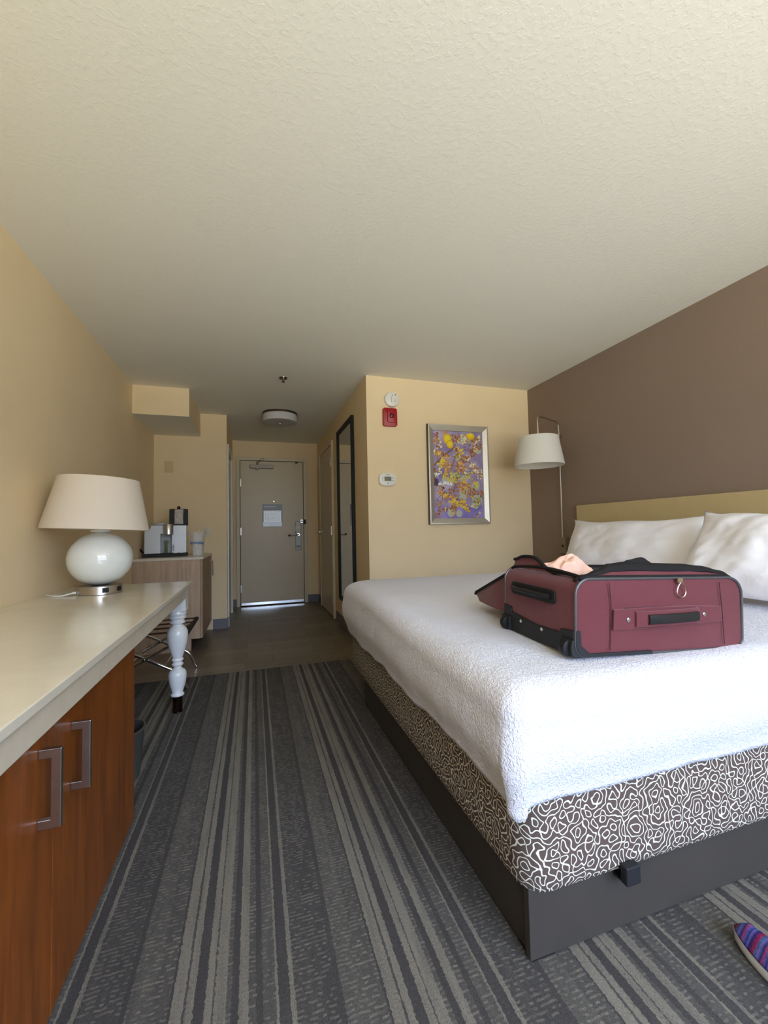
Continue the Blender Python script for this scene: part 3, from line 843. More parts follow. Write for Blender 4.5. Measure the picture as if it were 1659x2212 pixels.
# ------------------------------------------------------------------ ceiling fixtures
cl_ = tag(empty('ceiling_light', (1.345, 4.40, HC)), 'round white drum ceiling light in the entry hall', 'ceiling light')
obj('metal_ring', MB().lathe([(0.195, -0.022), (0.2, -0.022), (0.2, 0.0), (0.18, 0.0)], (0, 0, -0.0005), 64), M['bronze'], cl_)
obj('drum_shade', MB().lathe([(0.05, -0.105), (0.19, -0.105), (0.194, -0.101), (0.194, -0.024), (0.19, -0.0225)], (0, 0, 0), 64), M['drum'], cl_)
obj('finial', MB().lathe([(0.004, -0.124), (0.009, -0.12), (0.011, -0.112), (0.006, -0.1055)], (0, 0, 0), 16), M['nickel'], cl_)
sk = tag(empty('fire_sprinkler', (1.307, 3.236, HC)), 'small dark fire sprinkler on the ceiling', 'sprinkler')
obj('escutcheon', MB().lathe([(0.034, -0.007), (0.036, 0)], (0, 0, -0.0005), 24), M['bronze'], sk)
obj('sprinkler_head', MB().lathe([(0.014, -0.04), (0.014, -0.036), (0.007, -0.034), (0.006, -0.02), (0.01, -0.0075)], (0, 0, 0), 16), M['bronze'], sk)

# ------------------------------------------------------------------ bedside wall lamp
wl = tag(empty('wall_lamp', (XR, 2.54, 0.95)), 'white shade wall lamp on a thin metal arm beside the bed', 'lamp')
sx, sy = 3.35-XR, 2.43-2.54
obj('arm', MB().tube(fillet([(-0.028, 0.0, 0.02), (-0.028, 0.0, 1.06), (sx, sy, 1.07), (sx, sy, 0.86)], 0.05, 8), 0.0065, 10), M['nickel'], wl)
obj('wall_bracket', MB().tube([(-0.001, 0, 0.93), (-0.028, 0, 0.93)], 0.009, 10), M['nickel'], wl)
sw = obj('switch_box', MB().box(-0.04, -0.045, -0.11, -0.001, 0.045, 0.03), plain('taupe_plastic', S(128, 112, 92), 0.5), wl, smooth=0, bev=0.004)
obj('switch', MB().box(-0.046, -0.02, -0.055, -0.0405, -0.002, -0.035), M['black'], sw, smooth=0, bev=0.001)
zb_, zt_ = 1.592-0.95, 1.835-0.95
rb_, rt_ = 0.200, 0.158
lm = MB()
lm.lathe([(rb_, zb_), (rb_+0.002, zb_+0.004), (rt_+0.002, zt_-0.004), (rt_, zt_)], (sx, sy, 0), 64, cap=False)
lm.lathe([(rt_-0.003, zt_), (rb_-0.003, zb_)], (sx, sy, 0), 64, cap=False)
shd = obj('lamp_shade', lm, M['shadew'], wl)
obj('shade_spider', MB().tube([(sx-rt_+0.004, sy, zt_-0.03), (sx+rt_-0.004, sy, zt_-0.03)], 0.003, 6).tube([(sx, sy-rt_+0.004, zt_-0.03), (sx, sy+rt_-0.004, zt_-0.03)], 0.003, 6).lathe([(0.018, zt_-0.1), (0.018, zt_-0.02)], (sx, sy, 0), 16), M['nickel'], wl)

# ------------------------------------------------------------------ desk
DX, DYN, DYF, DTOP = 0.664, -1.35, 2.46, 0.775
dk = tag(empty('desk', (0, 0.5, 0)), 'long cream stone-topped desk with a turned white leg along the left wall', 'desk')
o5 = -0.5
obj('desktop', MB().box(0.002, DYN+o5, DTOP-0.022, DX, DYF+o5, DTOP), M['quartz'], dk, smooth=0, bev=0.0025)
obj('apron', MB().box(0.002, DYN+0.01+o5, 0.688, DX-0.014, DYF-0.17+o5, DTOP-0.0225).box(0.06, DYF-0.17+o5, 0.688, DX-0.085, DYF-0.03+o5, DTOP-0.0225), M['apron'], dk, smooth=0, bev=0.002)
LX, LY = 0.597, 2.345-0.5
def leg(x, y):
    mb = MB()
    mb.box(x-0.052, y-0.052, 0.612, x+0.052, y+0.052, DTOP-0.0225)
    prof = [(0.0275, 0.096), (0.037, 0.100), (0.038, 0.108), (0.032, 0.114), (0.030, 0.118), (0.038, 0.145), (0.047, 0.18), (0.051, 0.212), (0.050, 0.232), (0.044, 0.248), (0.030, 0.258), (0.022, 0.265), (0.022, 0.275),
            (0.032, 0.281), (0.034, 0.289), (0.026, 0.296), (0.026, 0.305), (0.033, 0.311), (0.033, 0.319), (0.028, 0.325), (0.035, 0.345), (0.048, 0.385), (0.056, 0.425), (0.059, 0.46), (0.057, 0.485), (0.048, 0.505), (0.034, 0.518), (0.028, 0.524), (0.028, 0.530),
            (0.044, 0.536), (0.045, 0.543), (0.038, 0.549), (0.039, 0.560), (0.049, 0.566), (0.050, 0.574), (0.043, 0.580), (0.050, 0.588), (0.051, 0.598), (0.046, 0.606), (0.046, 0.6125)]
    mb.lathe(prof, (x, y, 0), 40)
    return mb
lg = obj('leg', leg(LX, LY), M['whitepaint'], dk, smooth=45)
obj('ferrule', MB().lathe([(0.027, 0.0), (0.029, 0.004), (0.0275, 0.01), (0.0275, 0.096)], (LX, LY, 0), 32), M['darkchrome'], lg)
lg2 = obj('leg', leg(0.08, LY), M['whitepaint'], dk, smooth=45)
obj('ferrule', MB().lathe([(0.027, 0.0), (0.029, 0.004), (0.0275, 0.01), (0.0275, 0.096)], (0.08, LY, 0), 32), M['darkchrome'], lg2)

# cabinet under the desk
cb = tag(empty('storage_cabinet', (0.3, 0.66, 0)), 'reddish-brown wooden cabinet with square metal handles under the desk', 'cabinet')
CF = 0.61-0.3
obj('cabinet_body', MB().box(-0.295, -0.66, 0.012, CF-0.022, 0.668, 0.6865), M['cherry'], cb, smooth=0)
def cab_door(y0, y1, hy_, z0):
    d = obj('door', MB().box(CF-0.0215, y0, 0.016, CF, y1, 0.672), M['cherry'], cb, smooth=0, bev=0.0006)
    mb = MB()
    b = 0.019
    x1 = CF+0.042
    z1 = z0+0.165
    mb.prism([(CF, z0), (x1, z0), (x1, z1), (CF, z1), (CF, z1-b), (x1-b, z1-b), (x1-b, z0+b), (CF, z0+b)], hy_-0.006, hy_+0.006, 'XZ')
    obj('handle', mb, M['nickel'], d, smooth=0, bev=0.0012)
cab_door(0.002, 0.668, 0.098, 0.449)
cab_door(-0.658, -0.002, -0.068, 0.462)

# waste bin
wb = tag(empty('waste_bin', (0.462, 1.66, 0)), 'small dark grey waste bin under the desk beside the wooden cabinet', 'bin')
obj('bin_body', MB().lathe([(0.085, 0.0), (0.09, 0.004), (0.108, 0.205), (0.113, 0.212), (0.113, 0.218), (0.104, 0.218), (0.086, 0.01), (0.01, 0.008)], (0, 0, 0), 40), M['binmat'], wb)

# ------------------------------------------------------------------ table lamp
tl = tag(empty('table_lamp', (0.268, 2.075, DTOP)), 'white globe table lamp with a cream drum shade on the desk', 'lamp')
obj('lamp_base', MB().lathe([(0.098, 0.0), (0.101, 0.002), (0.101, 0.042), (0.098, 0.045), (0.03, 0.045)], (0, 0, 0), 64), M['nickel'], tl)
def on_ring(a, w_, z0, z1, r0, r1):
    mb = MB()
    n = 5
    for k in range(n):
        b0 = a-w_/2+w_*k/n; b1 = a-w_/2+w_*(k+1)/n
        mb.add([(r0*cos(b0), r0*sin(b0), z0), (r0*cos(b1), r0*sin(b1), z0), (r1*cos(b0), r1*sin(b0), z0), (r1*cos(b1), r1*sin(b1), z0),
                (r0*cos(b0), r0*sin(b0), z1), (r0*cos(b1), r0*sin(b1), z1), (r1*cos(b0), r1*sin(b0), z1), (r1*cos(b1), r1*sin(b1), z1)],
               [(0, 2, 3, 1), (4, 5, 7, 6), (0, 1, 5, 4), (2, 6, 7, 3), (0, 4, 6, 2), (1, 3, 7, 5)])
    return mb
ca = math.atan2(CAM[1]-2.075, CAM[0]-0.268)
obj('socket', on_ring(ca+0.22, 0.28, 0.012, 0.036, 0.0995, 0.1035), M['black'], tl, smooth=0)
obj('socket', on_ring(ca+0.95, 0.28, 0.012, 0.036, 0.0995, 0.1035), M['black'], tl, smooth=0)
g = []
for k in range(31):
    t_ = -pi/2*0.80+(pi/2*0.80+pi/2*0.86)*k/30
    g.append((0.149*cos(t_), 0.183+0.141*sin(t_)))
gl = [(0.03, 0.0455)] + g + [(0.045, 0.325), (0.047, 0.328), (0.047, 0.336), (0.045, 0.339), (0.012, 0.340)]
obj('lamp_body', MB().lathe(gl, (0, 0, 0), 64), M['glaze'], tl, smooth=50)
obj('neck', MB().lathe([(0.010, 0.3405), (0.010, 0.40), (0.017, 0.402), (0.017, 0.46)], (0, 0, 0), 20), M['nickel'], tl)
rb_, rt_, zb_, zt_ = 0.242, 0.186, 0.338, 0.606
lm = MB()
lm.lathe([(rb_-0.003, zb_-0.002), (rb_, zb_), (rb_, zb_+0.01), (rt_, zt_-0.008), (rt_, zt_), (rt_-0.003, zt_+0.001)], (-0.012, 0, 0), 72, cap=False)
lm.lathe([(rt_-0.004, zt_), (rb_-0.004, zb_)], (-0.012, 0, 0), 72, cap=False)
tsh = obj('lamp_shade', lm, M['shade'], tl)
ax = Vector((CAM[0]-0.268, CAM[1]-2.075, 0)).normalized()
piv = Matrix.Translation((0, 0, 0.47))
tsh.data.transform(piv @ Matrix.Rotation(R(-2.6), 4, ax) @ piv.inverted())
obj('shade_spider', MB().tube([(-0.012-rt_+0.004, 0, zt_-0.02), (-0.012+rt_-0.004, 0, zt_-0.02)], 0.003, 6).tube([(-0.012, -rt_+0.004, zt_-0.02), (-0.012, rt_-0.004, zt_-0.02)], 0.003, 6).tube([(0, 0, 0.46), (0, 0, zt_-0.02)], 0.004, 6), M['nickel'], tl)
obj('power_cord', MB().tube(fillet([(-0.098, -0.03, 0.012), (-0.125, -0.05, 0.010), (-0.14, -0.075, 0.0045), (-0.19, -0.06, 0.0045), (-0.24, 0.0, 0.0045)], 0.02), 0.004, 8).lathe([(0.007, 0), (0.007, 0.02)], (-0.115, -0.035, 0.012), 10, 'X'), M['white'], tl)

# ------------------------------------------------------------------ luggage rack
lr = tag(empty('luggage_rack', (0.335, 2.975, 0)), 'folding chrome luggage rack with dark straps beyond the desk', 'luggage rack')
ya, yb = -0.265, 0.235
def xleg(y, s):
    # s=+1 foot to the right (+x)
    pts = [(-s*0.255, y, 0.366), (0, y, 0.236), (s*0.205, y, 0.125), (s*0.262, y, 0.0075)]
    return fillet(pts, 0.03, 6)
for s in (1, -1):
    yy = 0.012*s
    mb = MB().tube(xleg(ya+yy, s), 0.012, 12).tube(xleg(yb+yy, s), 0.012, 12)
    mb.tube([(s*0.12, ya+yy, 0.171), (s*0.12, yb+yy, 0.171)], 0.006, 8)
    obj('leg_frame', mb, M['chrome'], lr)
for s in (1, -1):
    obj('top_rail', MB().tube([(s*0.255, ya-0.03, 0.380), (s*0.255, yb+0.065, 0.380)], 0.017, 12), M['black'], lr)
    obj('end_cap', MB().tube([(s*0.255, yb+0.066, 0.378), (s*0.255, yb+0.082, 0.378)], 0.0175, 12), M['lightgrey'], lr)
for k in range(4):
    y = ya+0.02+k*0.155
    obj('strap', MB().box(-0.256, y-0.024, 0.3975, 0.262, y+0.024, 0.401), M['straps'], lr, smooth=0)
for y in (ya, yb):
    obj('pivot_bolt', MB().lathe([(0.009, -0.03), (0.009, 0.03)], (0, y, 0.236), 12, 'Y'), M['chrome'], lr)

# ------------------------------------------------------------------ coffee cabinet
kc = tag(empty('coffee_cabinet', (0.29, 4.17, 0)), 'pale oak low cabinet with a white top in the kitchenette corner', 'cabinet')
ky0, ky1 = 3.748-4.17, YK-0.002-4.17
xf = 0.586-0.29
obj('side_panel', MB().prism([(-0.288, 0.001), (0.487-0.29, 0.001), (0.487-0.29, 0.108), (xf-0.021, 0.108), (xf-0.021, 0.838), (-0.288, 0.838)], ky0, ky0+0.018, 'XZ'), M['oak'], kc, smooth=0)
obj('carcass', MB().box(-0.288, ky0+0.019, 0.108, xf-0.0215, ky1, 0.838), M['oak'], kc, smooth=0)
obj('toe_kick', MB().box(-0.288, ky0+0.019, 0.001, 0.487-0.29, ky1, 0.1075), M['gap'], kc, smooth=0)
kd = obj('door', MB().box(xf-0.019, ky0, 0.11, xf, ky1-0.004, 0.834), M['oak_d'], kc, smooth=0, bev=0.001)
obj('handle', MB().tube(fillet([(xf, 4.37-4.17, 0.785), (xf+0.034, 4.37-4.17, 0.785), (xf+0.034, 4.37-4.17, 0.63), (xf, 4.37-4.17, 0.63)], 0.008, 4), 0.006, 8), M['steel'], kd)
obj('countertop', MB().box(-0.289, ky0-0.006, 0.8385, xf+0.006, ky1, 0.862), M['whitequartz'] if 'whitequartz' in M else plain('white_counter', S(214, 204, 188), 0.3), kc, smooth=0, bev=0.002)

# coffee maker
cm = tag(empty('coffee_maker', (0.045, 3.955, 0.862), R(7)), 'silver and white pod coffee maker with a black base', 'coffee maker')
WM, DM, HM = 0.370, 0.22, 0.305
obj('base_tray', MB().box(0.0, 0.0, 0.0, WM+0.01, DM, 0.034), M['black'], cm, smooth=0, bev=0.004)
bd = MB()
bd.prism([(0.005, 0.0345), (0.143, 0.0345), (0.143, 0.222), (0.238, 0.222), (0.238, 0.0345), (WM, 0.0345), (WM, HM), (0.06, HM+0.002), (0.055, HM-0.03), (0.005, HM-0.045)], 0.012, DM-0.01, 'XZ')
body = obj('machine_body', bd, M['silver'], cm, smooth=0, bev=0.004)
obj('cup_recess', MB().box(0.1435, 0.09, 0.035, 0.2375, DM-0.012, 0.2215), M['lightgrey'], cm, smooth=0)
obj('vent_grille', MB().box(0.245, 0.0105, 0.06, 0.262, 0.0118, 0.066).box(0.245, 0.0105, 0.072, 0.262, 0.0118, 0.078).box(0.245, 0.0105, 0.084, 0.262, 0.0118, 0.09).box(0.245, 0.0105, 0.096, 0.262, 0.0118, 0.102).box(0.245, 0.0105, 0.108, 0.262, 0.0118, 0.114), M['gap'], cm, smooth=0)
hd = obj('brew_head', MB().lathe([(0.040, 0.214), (0.044, 0.218), (0.044, 0.312), (0.040, 0.318)], (0.212, -0.022, 0), 32), M['steel'], cm)
obj('lid', MB().lathe([(0.052, 0.3075), (0.054, 0.314), (0.050, 0.330), (0.02, 0.334)], (0.135, 0.065, 0), 32, sx=1.35), M['lightgrey'], cm)
obj('cable', MB().tube(fillet([(-0.008, 0.20, 0.04), (-0.02, 0.12, 0.05), (-0.03, 0.06, 0.07), (-0.025, 0.04, 0.08)], 0.02), 0.007, 8), M['black'], cm)
pk = MB().prism([(0, 0), (0.03, 0), (0.026, 0.09), (0.036, 0.102), (0.034, 0.124), (0.004, 0.126), (0.002, 0.10), (0.008, 0.09)], -0.01, 0.01, 'XZ')
tag(obj('tea_packet', pk, M['green'], loc=(0.215, 4.005, 0.8965), rot=(0, 0, R(7)), bev=0.003), 'olive green packet standing in the coffee maker cup bay', 'packet')
vs_ = MB().lathe([(0.020, 0.0), (0.022, 0.006), (0.020, 0.008)], (0, 0, 0), 20)
tag(obj('pod_lid', vs_, M['white'], loc=(0.330, 3.982, 0.8962)), 'left of the two flat white lids on the coffee maker base', 'lid')
tag(obj('pod_lid', vs_, M['white'], loc=(0.378, 3.992, 0.8962)), 'right of the two flat white lids on the coffee maker base', 'lid')
bpy.data.objects['pod_lid'].location = (0.322, 3.958+0.0, 0.8962)
bpy.data.objects['pod_lid.001'].location = (0.370, 3.964, 0.8962)

bh = tag(empty('condiment_holder', (0.325, 4.11, 0.862+HM), R(7)), 'black condiment holder with a ball knob on top of the coffee maker', 'holder')
obj('holder_back', MB().prism(rrect(-0.085, 0.0, 0.085, 0.168, 0.012), 0.0, 0.02, 'XZ').box(-0.085, -0.06, 0.0, 0.085, 0.0, 0.012), M['black'], bh, smooth=0, bev=0.003)
obj('knob', MB().lathe([(0.006, 0), (0.010, 0.004), (0.017, 0.014), (0.017, 0.022), (0.010, 0.032), (0.002, 0.034)], (0.0, 0.01, 0.163), 20), M['darkchrome'], bh)
def packet_fn(i, j):
    u, v = i/14*2-1, j/20
    n_ = mnoise.noise(Vector((u*2.2, v*4, 1.7)))
    return (u*0.04*(1+0.06*n_), -0.026-0.012*(1-u*u)+0.006*n_+0.012*v, v*0.148+0.003*n_)
pm = MB().grid(packet_fn, 15, 21)
tag(obj('foil_packet', pm, M['foil'], loc=(0.327, 4.110, 0.862+HM+0.0135), rot=(0, 0, R(7)), solid=0.004), 'crumpled silvery foil packet leaning on the black holder', 'packet')

# ice bucket with a plastic bag
ib = tag(empty('ice_bucket', (0.512, 4.00, 0.862)), 'clear ice bucket lined with a plastic bag beside the coffee maker', 'ice bucket')
obj('bucket', MB().lathe([(0.046, 0.0), (0.05, 0.004), (0.062, 0.19), (0.066, 0.2), (0.062, 0.2), (0.047, 0.008), (0.005, 0.006)], (0, 0, 0), 32), M['plasticbag'], ib)
def bagf(i, j):
    a = 2*pi*i/40; v = j/16
    r_ = 0.0515+0.014*v+0.004*mnoise.noise(Vector((cos(a)*3, sin(a)*3, v*4)))+0.0045*sin(7*a+v*3)*v
    z = 0.003+v*0.238+(0.02*mnoise.noise(Vector((cos(a)*2, sin(a)*2, 7)))) * v
    if v > 0.85: r_ += (v-0.85)*0.12*(1+mnoise.noise(Vector((cos(a)*4, sin(a)*4, 2))))
    return (r_*cos(a), r_*sin(a), z)
obj('bag_liner', MB().grid(bagf, 40, 17, closeu=True), M['plasticbag'], ib, smooth=80)
lab = MB()
rnd = random.Random(8)
for k in range(9):
    a = -pi/2-0.95+k*0.235
    lab.add(*[(lambda m_: (m_.v, m_.f))(on_ring(a, 0.13 if k % 3 else 0.17, 0.118+rnd.uniform(-.004, .004), 0.142+rnd.uniform(-.006, .004), 0.0705, 0.0712))][0])
obj('printed_marks', lab, M['blue'], ib, smooth=0)

# ------------------------------------------------------------------ bed
BX0, BX1, BY0, BY1 = 1.69, XR-0.075, 0.425, 2.34
bd_ = tag(empty('bed', (2.65, 1.38, 0)), 'king bed on a dark base with a squiggle-patterned box spring', 'bed')
ox, oy = -2.65, -1.38
bs = MB()
bs.box(1.692+ox, 0.425+oy, 0.008, BX1+ox, 0.445+oy, 0.19)
bs.box(1.700+ox, 0.4455+oy, 0.008, 1.72+ox, 2.055+oy, 0.19)
bs.box(1.725+ox, 2.035+oy, 0.008, BX1+ox, 2.055+oy, 0.19)
bs.box(1.70+ox, 0.45+oy, 0.16, BX1+ox, 2.05+oy, 0.19)
obj('bed_base', bs, M['bedbase'], bd_, smooth=0, bev=0.002)
for x, y in ((1.735, 0.46), (1.735, 2.02), (3.5, 0.46), (3.5, 2.02)):
    obj('foot', MB().box(x-0.033+ox, y-0.03+oy, 0.0005, x+0.033+ox, y+0.03+oy, 0.0075), M['black'], bd_, smooth=0)

def bed_ring(inset, z, r, x0, y0, x1, y1, n=8):
    rr = [max(0.004, q-inset) for q in r]
    return [(a, b, z) for a, b in rrect(x0+inset, y0+inset, x1-inset, y1-inset, rr, n)]
def skirt():
    x0, y0, x1, y1 = 1.672, 0.396, BX1, 2.352
    rad = (0.07, 0.05, 0.05, 0.12)
    prof = [(0.035, 0.168), (0.018, 0.171), (0.007, 0.180), (0.0, 0.196), (-0.002, 0.26), (0.0, 0.36), (0.004, 0.445), (0.02, 0.452)]
    n = 10
    vs = []; us = []
    base = rrect(x0, y0, x1, y1, rad, n)
    # subdivide long sides
    for inset, z in prof:
        ring_ = bed_ring(inset, z, rad, x0, y0, x1, y1, n)
        vs += [(p[0]+ox, p[1]+oy, p[2]) for p in ring_]
    N = len(base)
    per = [0]
    for i in range(N):
        a, b = base[i], base[(i+1) % N]
        per.append(per[-1]+math.hypot(b[0]-a[0], b[1]-a[1]))
    fs = []; uvs = []
    arc = [0]
    for k in range(1, len(prof)):
        arc.append(arc[-1]+math.hypot(prof[k][0]-prof[k-1][0], prof[k][1]-prof[k-1][1]))
    for k in range(len(prof)-1):
        for i in range(N):
            j = (i+1) % N
            fs.append((k*N+i, k*N+j, (k+1)*N+j, (k+1)*N+i))
            uvs.append([(per[i], arc[k]), (per[i+1], arc[k]), (per[i+1], arc[k+1]), (per[i], arc[k+1])])
    fs.append(tuple(reversed(range(N)))); uvs.append([(0, 0)]*N)
    fs.append(tuple((len(prof)-1)*N+i for i in range(N))); uvs.append([(0, 0)]*N)
    me = bpy.data.meshes.new('box_spring')
    me.from_pydata(vs, [], fs)
    uvl = me.uv_layers.new(name='UVMap')
    for p, u in zip(me.polygons, uvs):
        for li, q in zip(p.loop_indices, u): uvl.data[li].uv = q
        p.use_smooth = True
    me.set_sharp_from_angle(angle=R(50))
    me.materials.append(M['squiggle'])
    o = bpy.data.objects.new('box_spring', me); COL.objects.link(o); o.parent = bd_
    return o
skirt()
obj('mattress', MB().prism(rrect(1.70+ox, 0.43+oy, BX1+ox, 2.33+oy, (0.05, 0.05, 0.05, 0.12)), 0.4525, 0.655, 'XY'), M['mattress'], bd_, bev=0.03, bseg=3)
obj('mattress_retainer', MB().box(1.949+ox, 0.372+oy, 0.155, 1.995+ox, 0.3935+oy, 0.202).box(1.955+ox, 0.394+oy, 0.15, 1.989+ox, 0.4245+oy, 0.157), M['blackrub'], bd_, smooth=0, bev=0.004)

# white coverlet
def smooth01(t):
    t = max(0, min(1, t)); return t*t*(3-2*t)
def coverlet():
    X0, Y0_, X1, Y1 = 1.628, 0.372, BX1-0.002, 2.352
    rad = (0.045, 0.03, 0.03, 0.16)
    ns = 110; nc = 14
    # perimeter sampling with matching counts per side
    def ringpts(ins):
        rr = [max(0.002, q-ins*0.5) for q in rad]
        x0, y0, x1, y1 = X0+ins, Y0_+ins, X1-min(ins, 0.02) if False else X1-ins, Y1-ins
        if y1-y0 < 0.02: y0 = y1 = (y0+y1)/2; rr = [0.0]*4
        m_ = (y1-y0)/2
        rr = [min(q, m_) for q in rr]
        cs = [(x0+rr[0], y0+rr[0], rr[0], pi), (x1-rr[1], y0+rr[1], rr[1], 1.5*pi), (x1-rr[2], y1-rr[2], rr[2], 0), (x0+rr[3], y1-rr[3], rr[3], .5*pi)]
        out = []
        for c in range(4):
            cx, cy, r_, a0 = cs[c]
            for k in range(nc+1):
                a = a0+pi/2*k/nc
                out.append((cx+r_*cos(a), cy+r_*sin(a), cos(a), sin(a)))
            nx_ = cs[(c+1) % 4]
            p0 = (cx+r_*cos(a0+pi/2), cy+r_*sin(a0+pi/2))
            p1 = (nx_[0]+nx_[2]*cos(nx_[3]), nx_[1]+nx_[2]*sin(nx_[3]))
            nn = (cos(a0+pi/2), sin(a0+pi/2))
            m2 = ns if c % 2 == 0 else int(ns*0.9)
            for k in range(1, m2):
                t = k/m2
                out.append((p0[0]*(1-t)+p1[0]*t, p0[1]*(1-t)+p1[1]*t, nn[0], nn[1]))
        return out
    outer = ringpts(0)
    N = len(outer)
    hemx = [(1.60, .395), (1.66, .412), (1.77, .402), (1.88, .372), (1.93, .382), (1.97, .405), (2.17, .396), (2.36, .404), (2.6, .396), (3.7, .40)]
    def lerp(tab, x):
        if x <= tab[0][0]: return tab[0][1]
        for (a, b), (c, d) in zip(tab[:-1], tab[1:]):
            if x <= c: return b+(d-b)*(x-a)/(c-a)
        return tab[-1][1]
    def topz(x, y):
        z = 0.700+0.036*smooth01((y-0.85)/0.75)
        z += 0.006*mnoise.noise(Vector((x*2.3, y*2.3, 0)))+0.0035*mnoise.noise(Vector((x*6, y*6, 4)))
        z -= 0.012*smooth01(1-(y-0.372)/0.35)
        if x > 3.14: z += 0.008*smooth01((x-3.14)/0.006)
        return z
    rings = []
    RR = 0.075        # roundover
    inner0 = ringpts(0.075)
    # side rings from hem up
    nsd = 20
    for k in range(nsd+1):
        t = k/nsd
        ring_ = []
        for (x, y, nx_, ny_) in outer:
            if ny_ < -0.7: hz_ = lerp(hemx, x)
            else: hz_ = 0.418+0.007*sin(y*9+1)+0.004*sin(y*23)
            if nx_ < 0 and ny_ < 0: hz_ = 0.414-0.030*(2*nx_*ny_)**1.5
            if x > 3.4: hz_ = 0.41
            zt2 = topz(*inner0[len(ring_)][:2])-RR
            z = hz_+(zt2-hz_)*t
            bulge = 0.026*smooth01(t/0.55)*(1-0.35*smooth01((t-0.6)/0.4))
            fold = 0.0
            per_ = x*1.0+y*1.0
            fold = (0.006*mnoise.noise(Vector((per_*4.5, z*2, 1)))+0.004*mnoise.noise(Vector((per_*13, z*3, 5))))*(1-t*0.8)
            # left side bulges outward near the far end
            if nx_ < -0.5: bulge += 0.010*smooth01((y-1.2)/1.0)*sin(pi*min(t*0.8, 1))
            corner = 0
            if nx_ < -0.3 and ny_ < -0.3: corner = 0.012*(1-t)
            d = bulge+fold+corner-0.004
            if nx_ > 0.5: d = -0.002
            ring_.append((x+nx_*d, y+ny_*d, z))
        rings.append(ring_)
    # roundover
    inner = ringpts(RR)
    for k in range(1, 9):
        a = pi/2*k/8
        ins_ = RR*(1-cos(a))
        rp = ringpts(ins_)
        ring_ = []
        for q, (x, y, nx_, ny_) in enumerate(rp):
            zc = topz(inner[q][0], inner[q][1])-RR
            d0 = rings[nsd][q]
            wt = cos(a)
            ring_.append((x+(d0[0]-outer[q][0])*wt, y+(d0[1]-outer[q][1])*wt, zc+RR*sin(a)))
        rings.append(ring_)
    # top rings
    ins = RR
    step = 0.02
    while ins < (Y1-Y0_)/2-0.001:
        ins = min(ins+step, (Y1-Y0_)/2-0.0005)
        pts = ringpts(ins)
        rings.append([(p[0], p[1], topz(p[0], p[1])) for p in pts])
        step = min(0.03, step*1.05)
    vs = []; fs = []
    for r_ in rings: vs += r_
    for k in range(len(rings)-1):
        for i in range(N):
            j = (i+1) % N
            fs.append((k*N+i, k*N+j, (k+1)*N+j, (k+1)*N+i))
    mb = MB().add(vs, fs)
    o = obj('coverlet', mb, M['coverlet'], smooth=80)
    md = o.modifiers.new('thickness', 'SOLIDIFY'); md.thickness = 0.004; md.offset = -1
    return o, topz
cv_, topz = coverlet()
tag(cv_, 'white textured coverlet draped over the bed', 'bedspread')

# headboard
hb = MB().box(XR-0.055, 0.40, 0.35, XR-0.002, 2.338, 1.250)
tag(obj('headboard', hb, M['headbd'], smooth=0, bev=0.006), 'low tan headboard on the taupe wall behind the pillows', 'headboard')

# pillows
def pillow(name, loc, w_, h_, t_, tilt, rz, seed, label, puff=2.4, curl=0.0):
    nu, nv = 49, 37
    mb = MB()
    def f(side):
        def g_(i, j):
            u = i/(nu-1)*2-1; v = j/(nv-1)*2-1
            ex = 1-0.055*(1-v*v)**1.0*abs(u); ey = 1-0.09*(1-u*u)*abs(v)
            th_ = ((1-abs(u)**puff)*(1-abs(v)**puff))
            th_ = max(0, th_)**0.55
            ear = 1+0.05*(abs(u)*abs(v))**10
            y = u*w_/2*ex*ear; z = v*h_/2*ey*ear*(1+curl*(abs(u)*abs(v))**6*(1 if (u > 0 and v > 0) else 0))
            n1 = mnoise.noise(Vector((u*2.6+seed, v*2.2, seed)))*0.022
            n2 = mnoise.noise(Vector((u*6+v*3+seed, v*4-u*2, seed+3)))*0.007
            n3 = abs(mnoise.noise(Vector((u*9+v*6, v*5-u*3, seed+7))))*-0.009
            edge = min(1, th_*1.6)
            d = side*t_/2*th_+(n1+n2+n3)*edge*(1 if side > 0 else -1)
            # corner ears
            return (d, y, z+0.006*sin(u*7+seed)*abs(v)**6)
        return g_
    mb.grid(f(-1), nu, nv)
    mb.grid(f(1), nu, nv)
    o = obj(name, mb, M['pillow'], smooth=180)
    # weld the rim
    bm = bmesh.new(); bm.from_mesh(o.data); bmesh.ops.remove_doubles(bm, verts=bm.verts, dist=0.0006)
    bmesh.ops.recalc_face_normals(bm, faces=bm.faces)
    bm.to_mesh(o.data); bm.free()
    for p in o.data.polygons: p.use_smooth = True
    o.rotation_mode = 'XYZ'
    o.rotation_euler = (0, tilt, rz)
    o.location = loc
    return tag(o, label, 'pillow')
pillow('bed_pillow', (3.415, 1.70, 0.927), 1.02, 0.42, 0.19, R(26), R(0), 1.3, 'plump white pillow on the headboard, nearer the wall lamp')
pillow('bed_pillow', (3.262, 0.735, 0.930), 0.77, 0.50, 0.20, R(38), R(4), 4.1, 'large white pillow at the right edge, wrinkled with a pointed corner', curl=0.10)

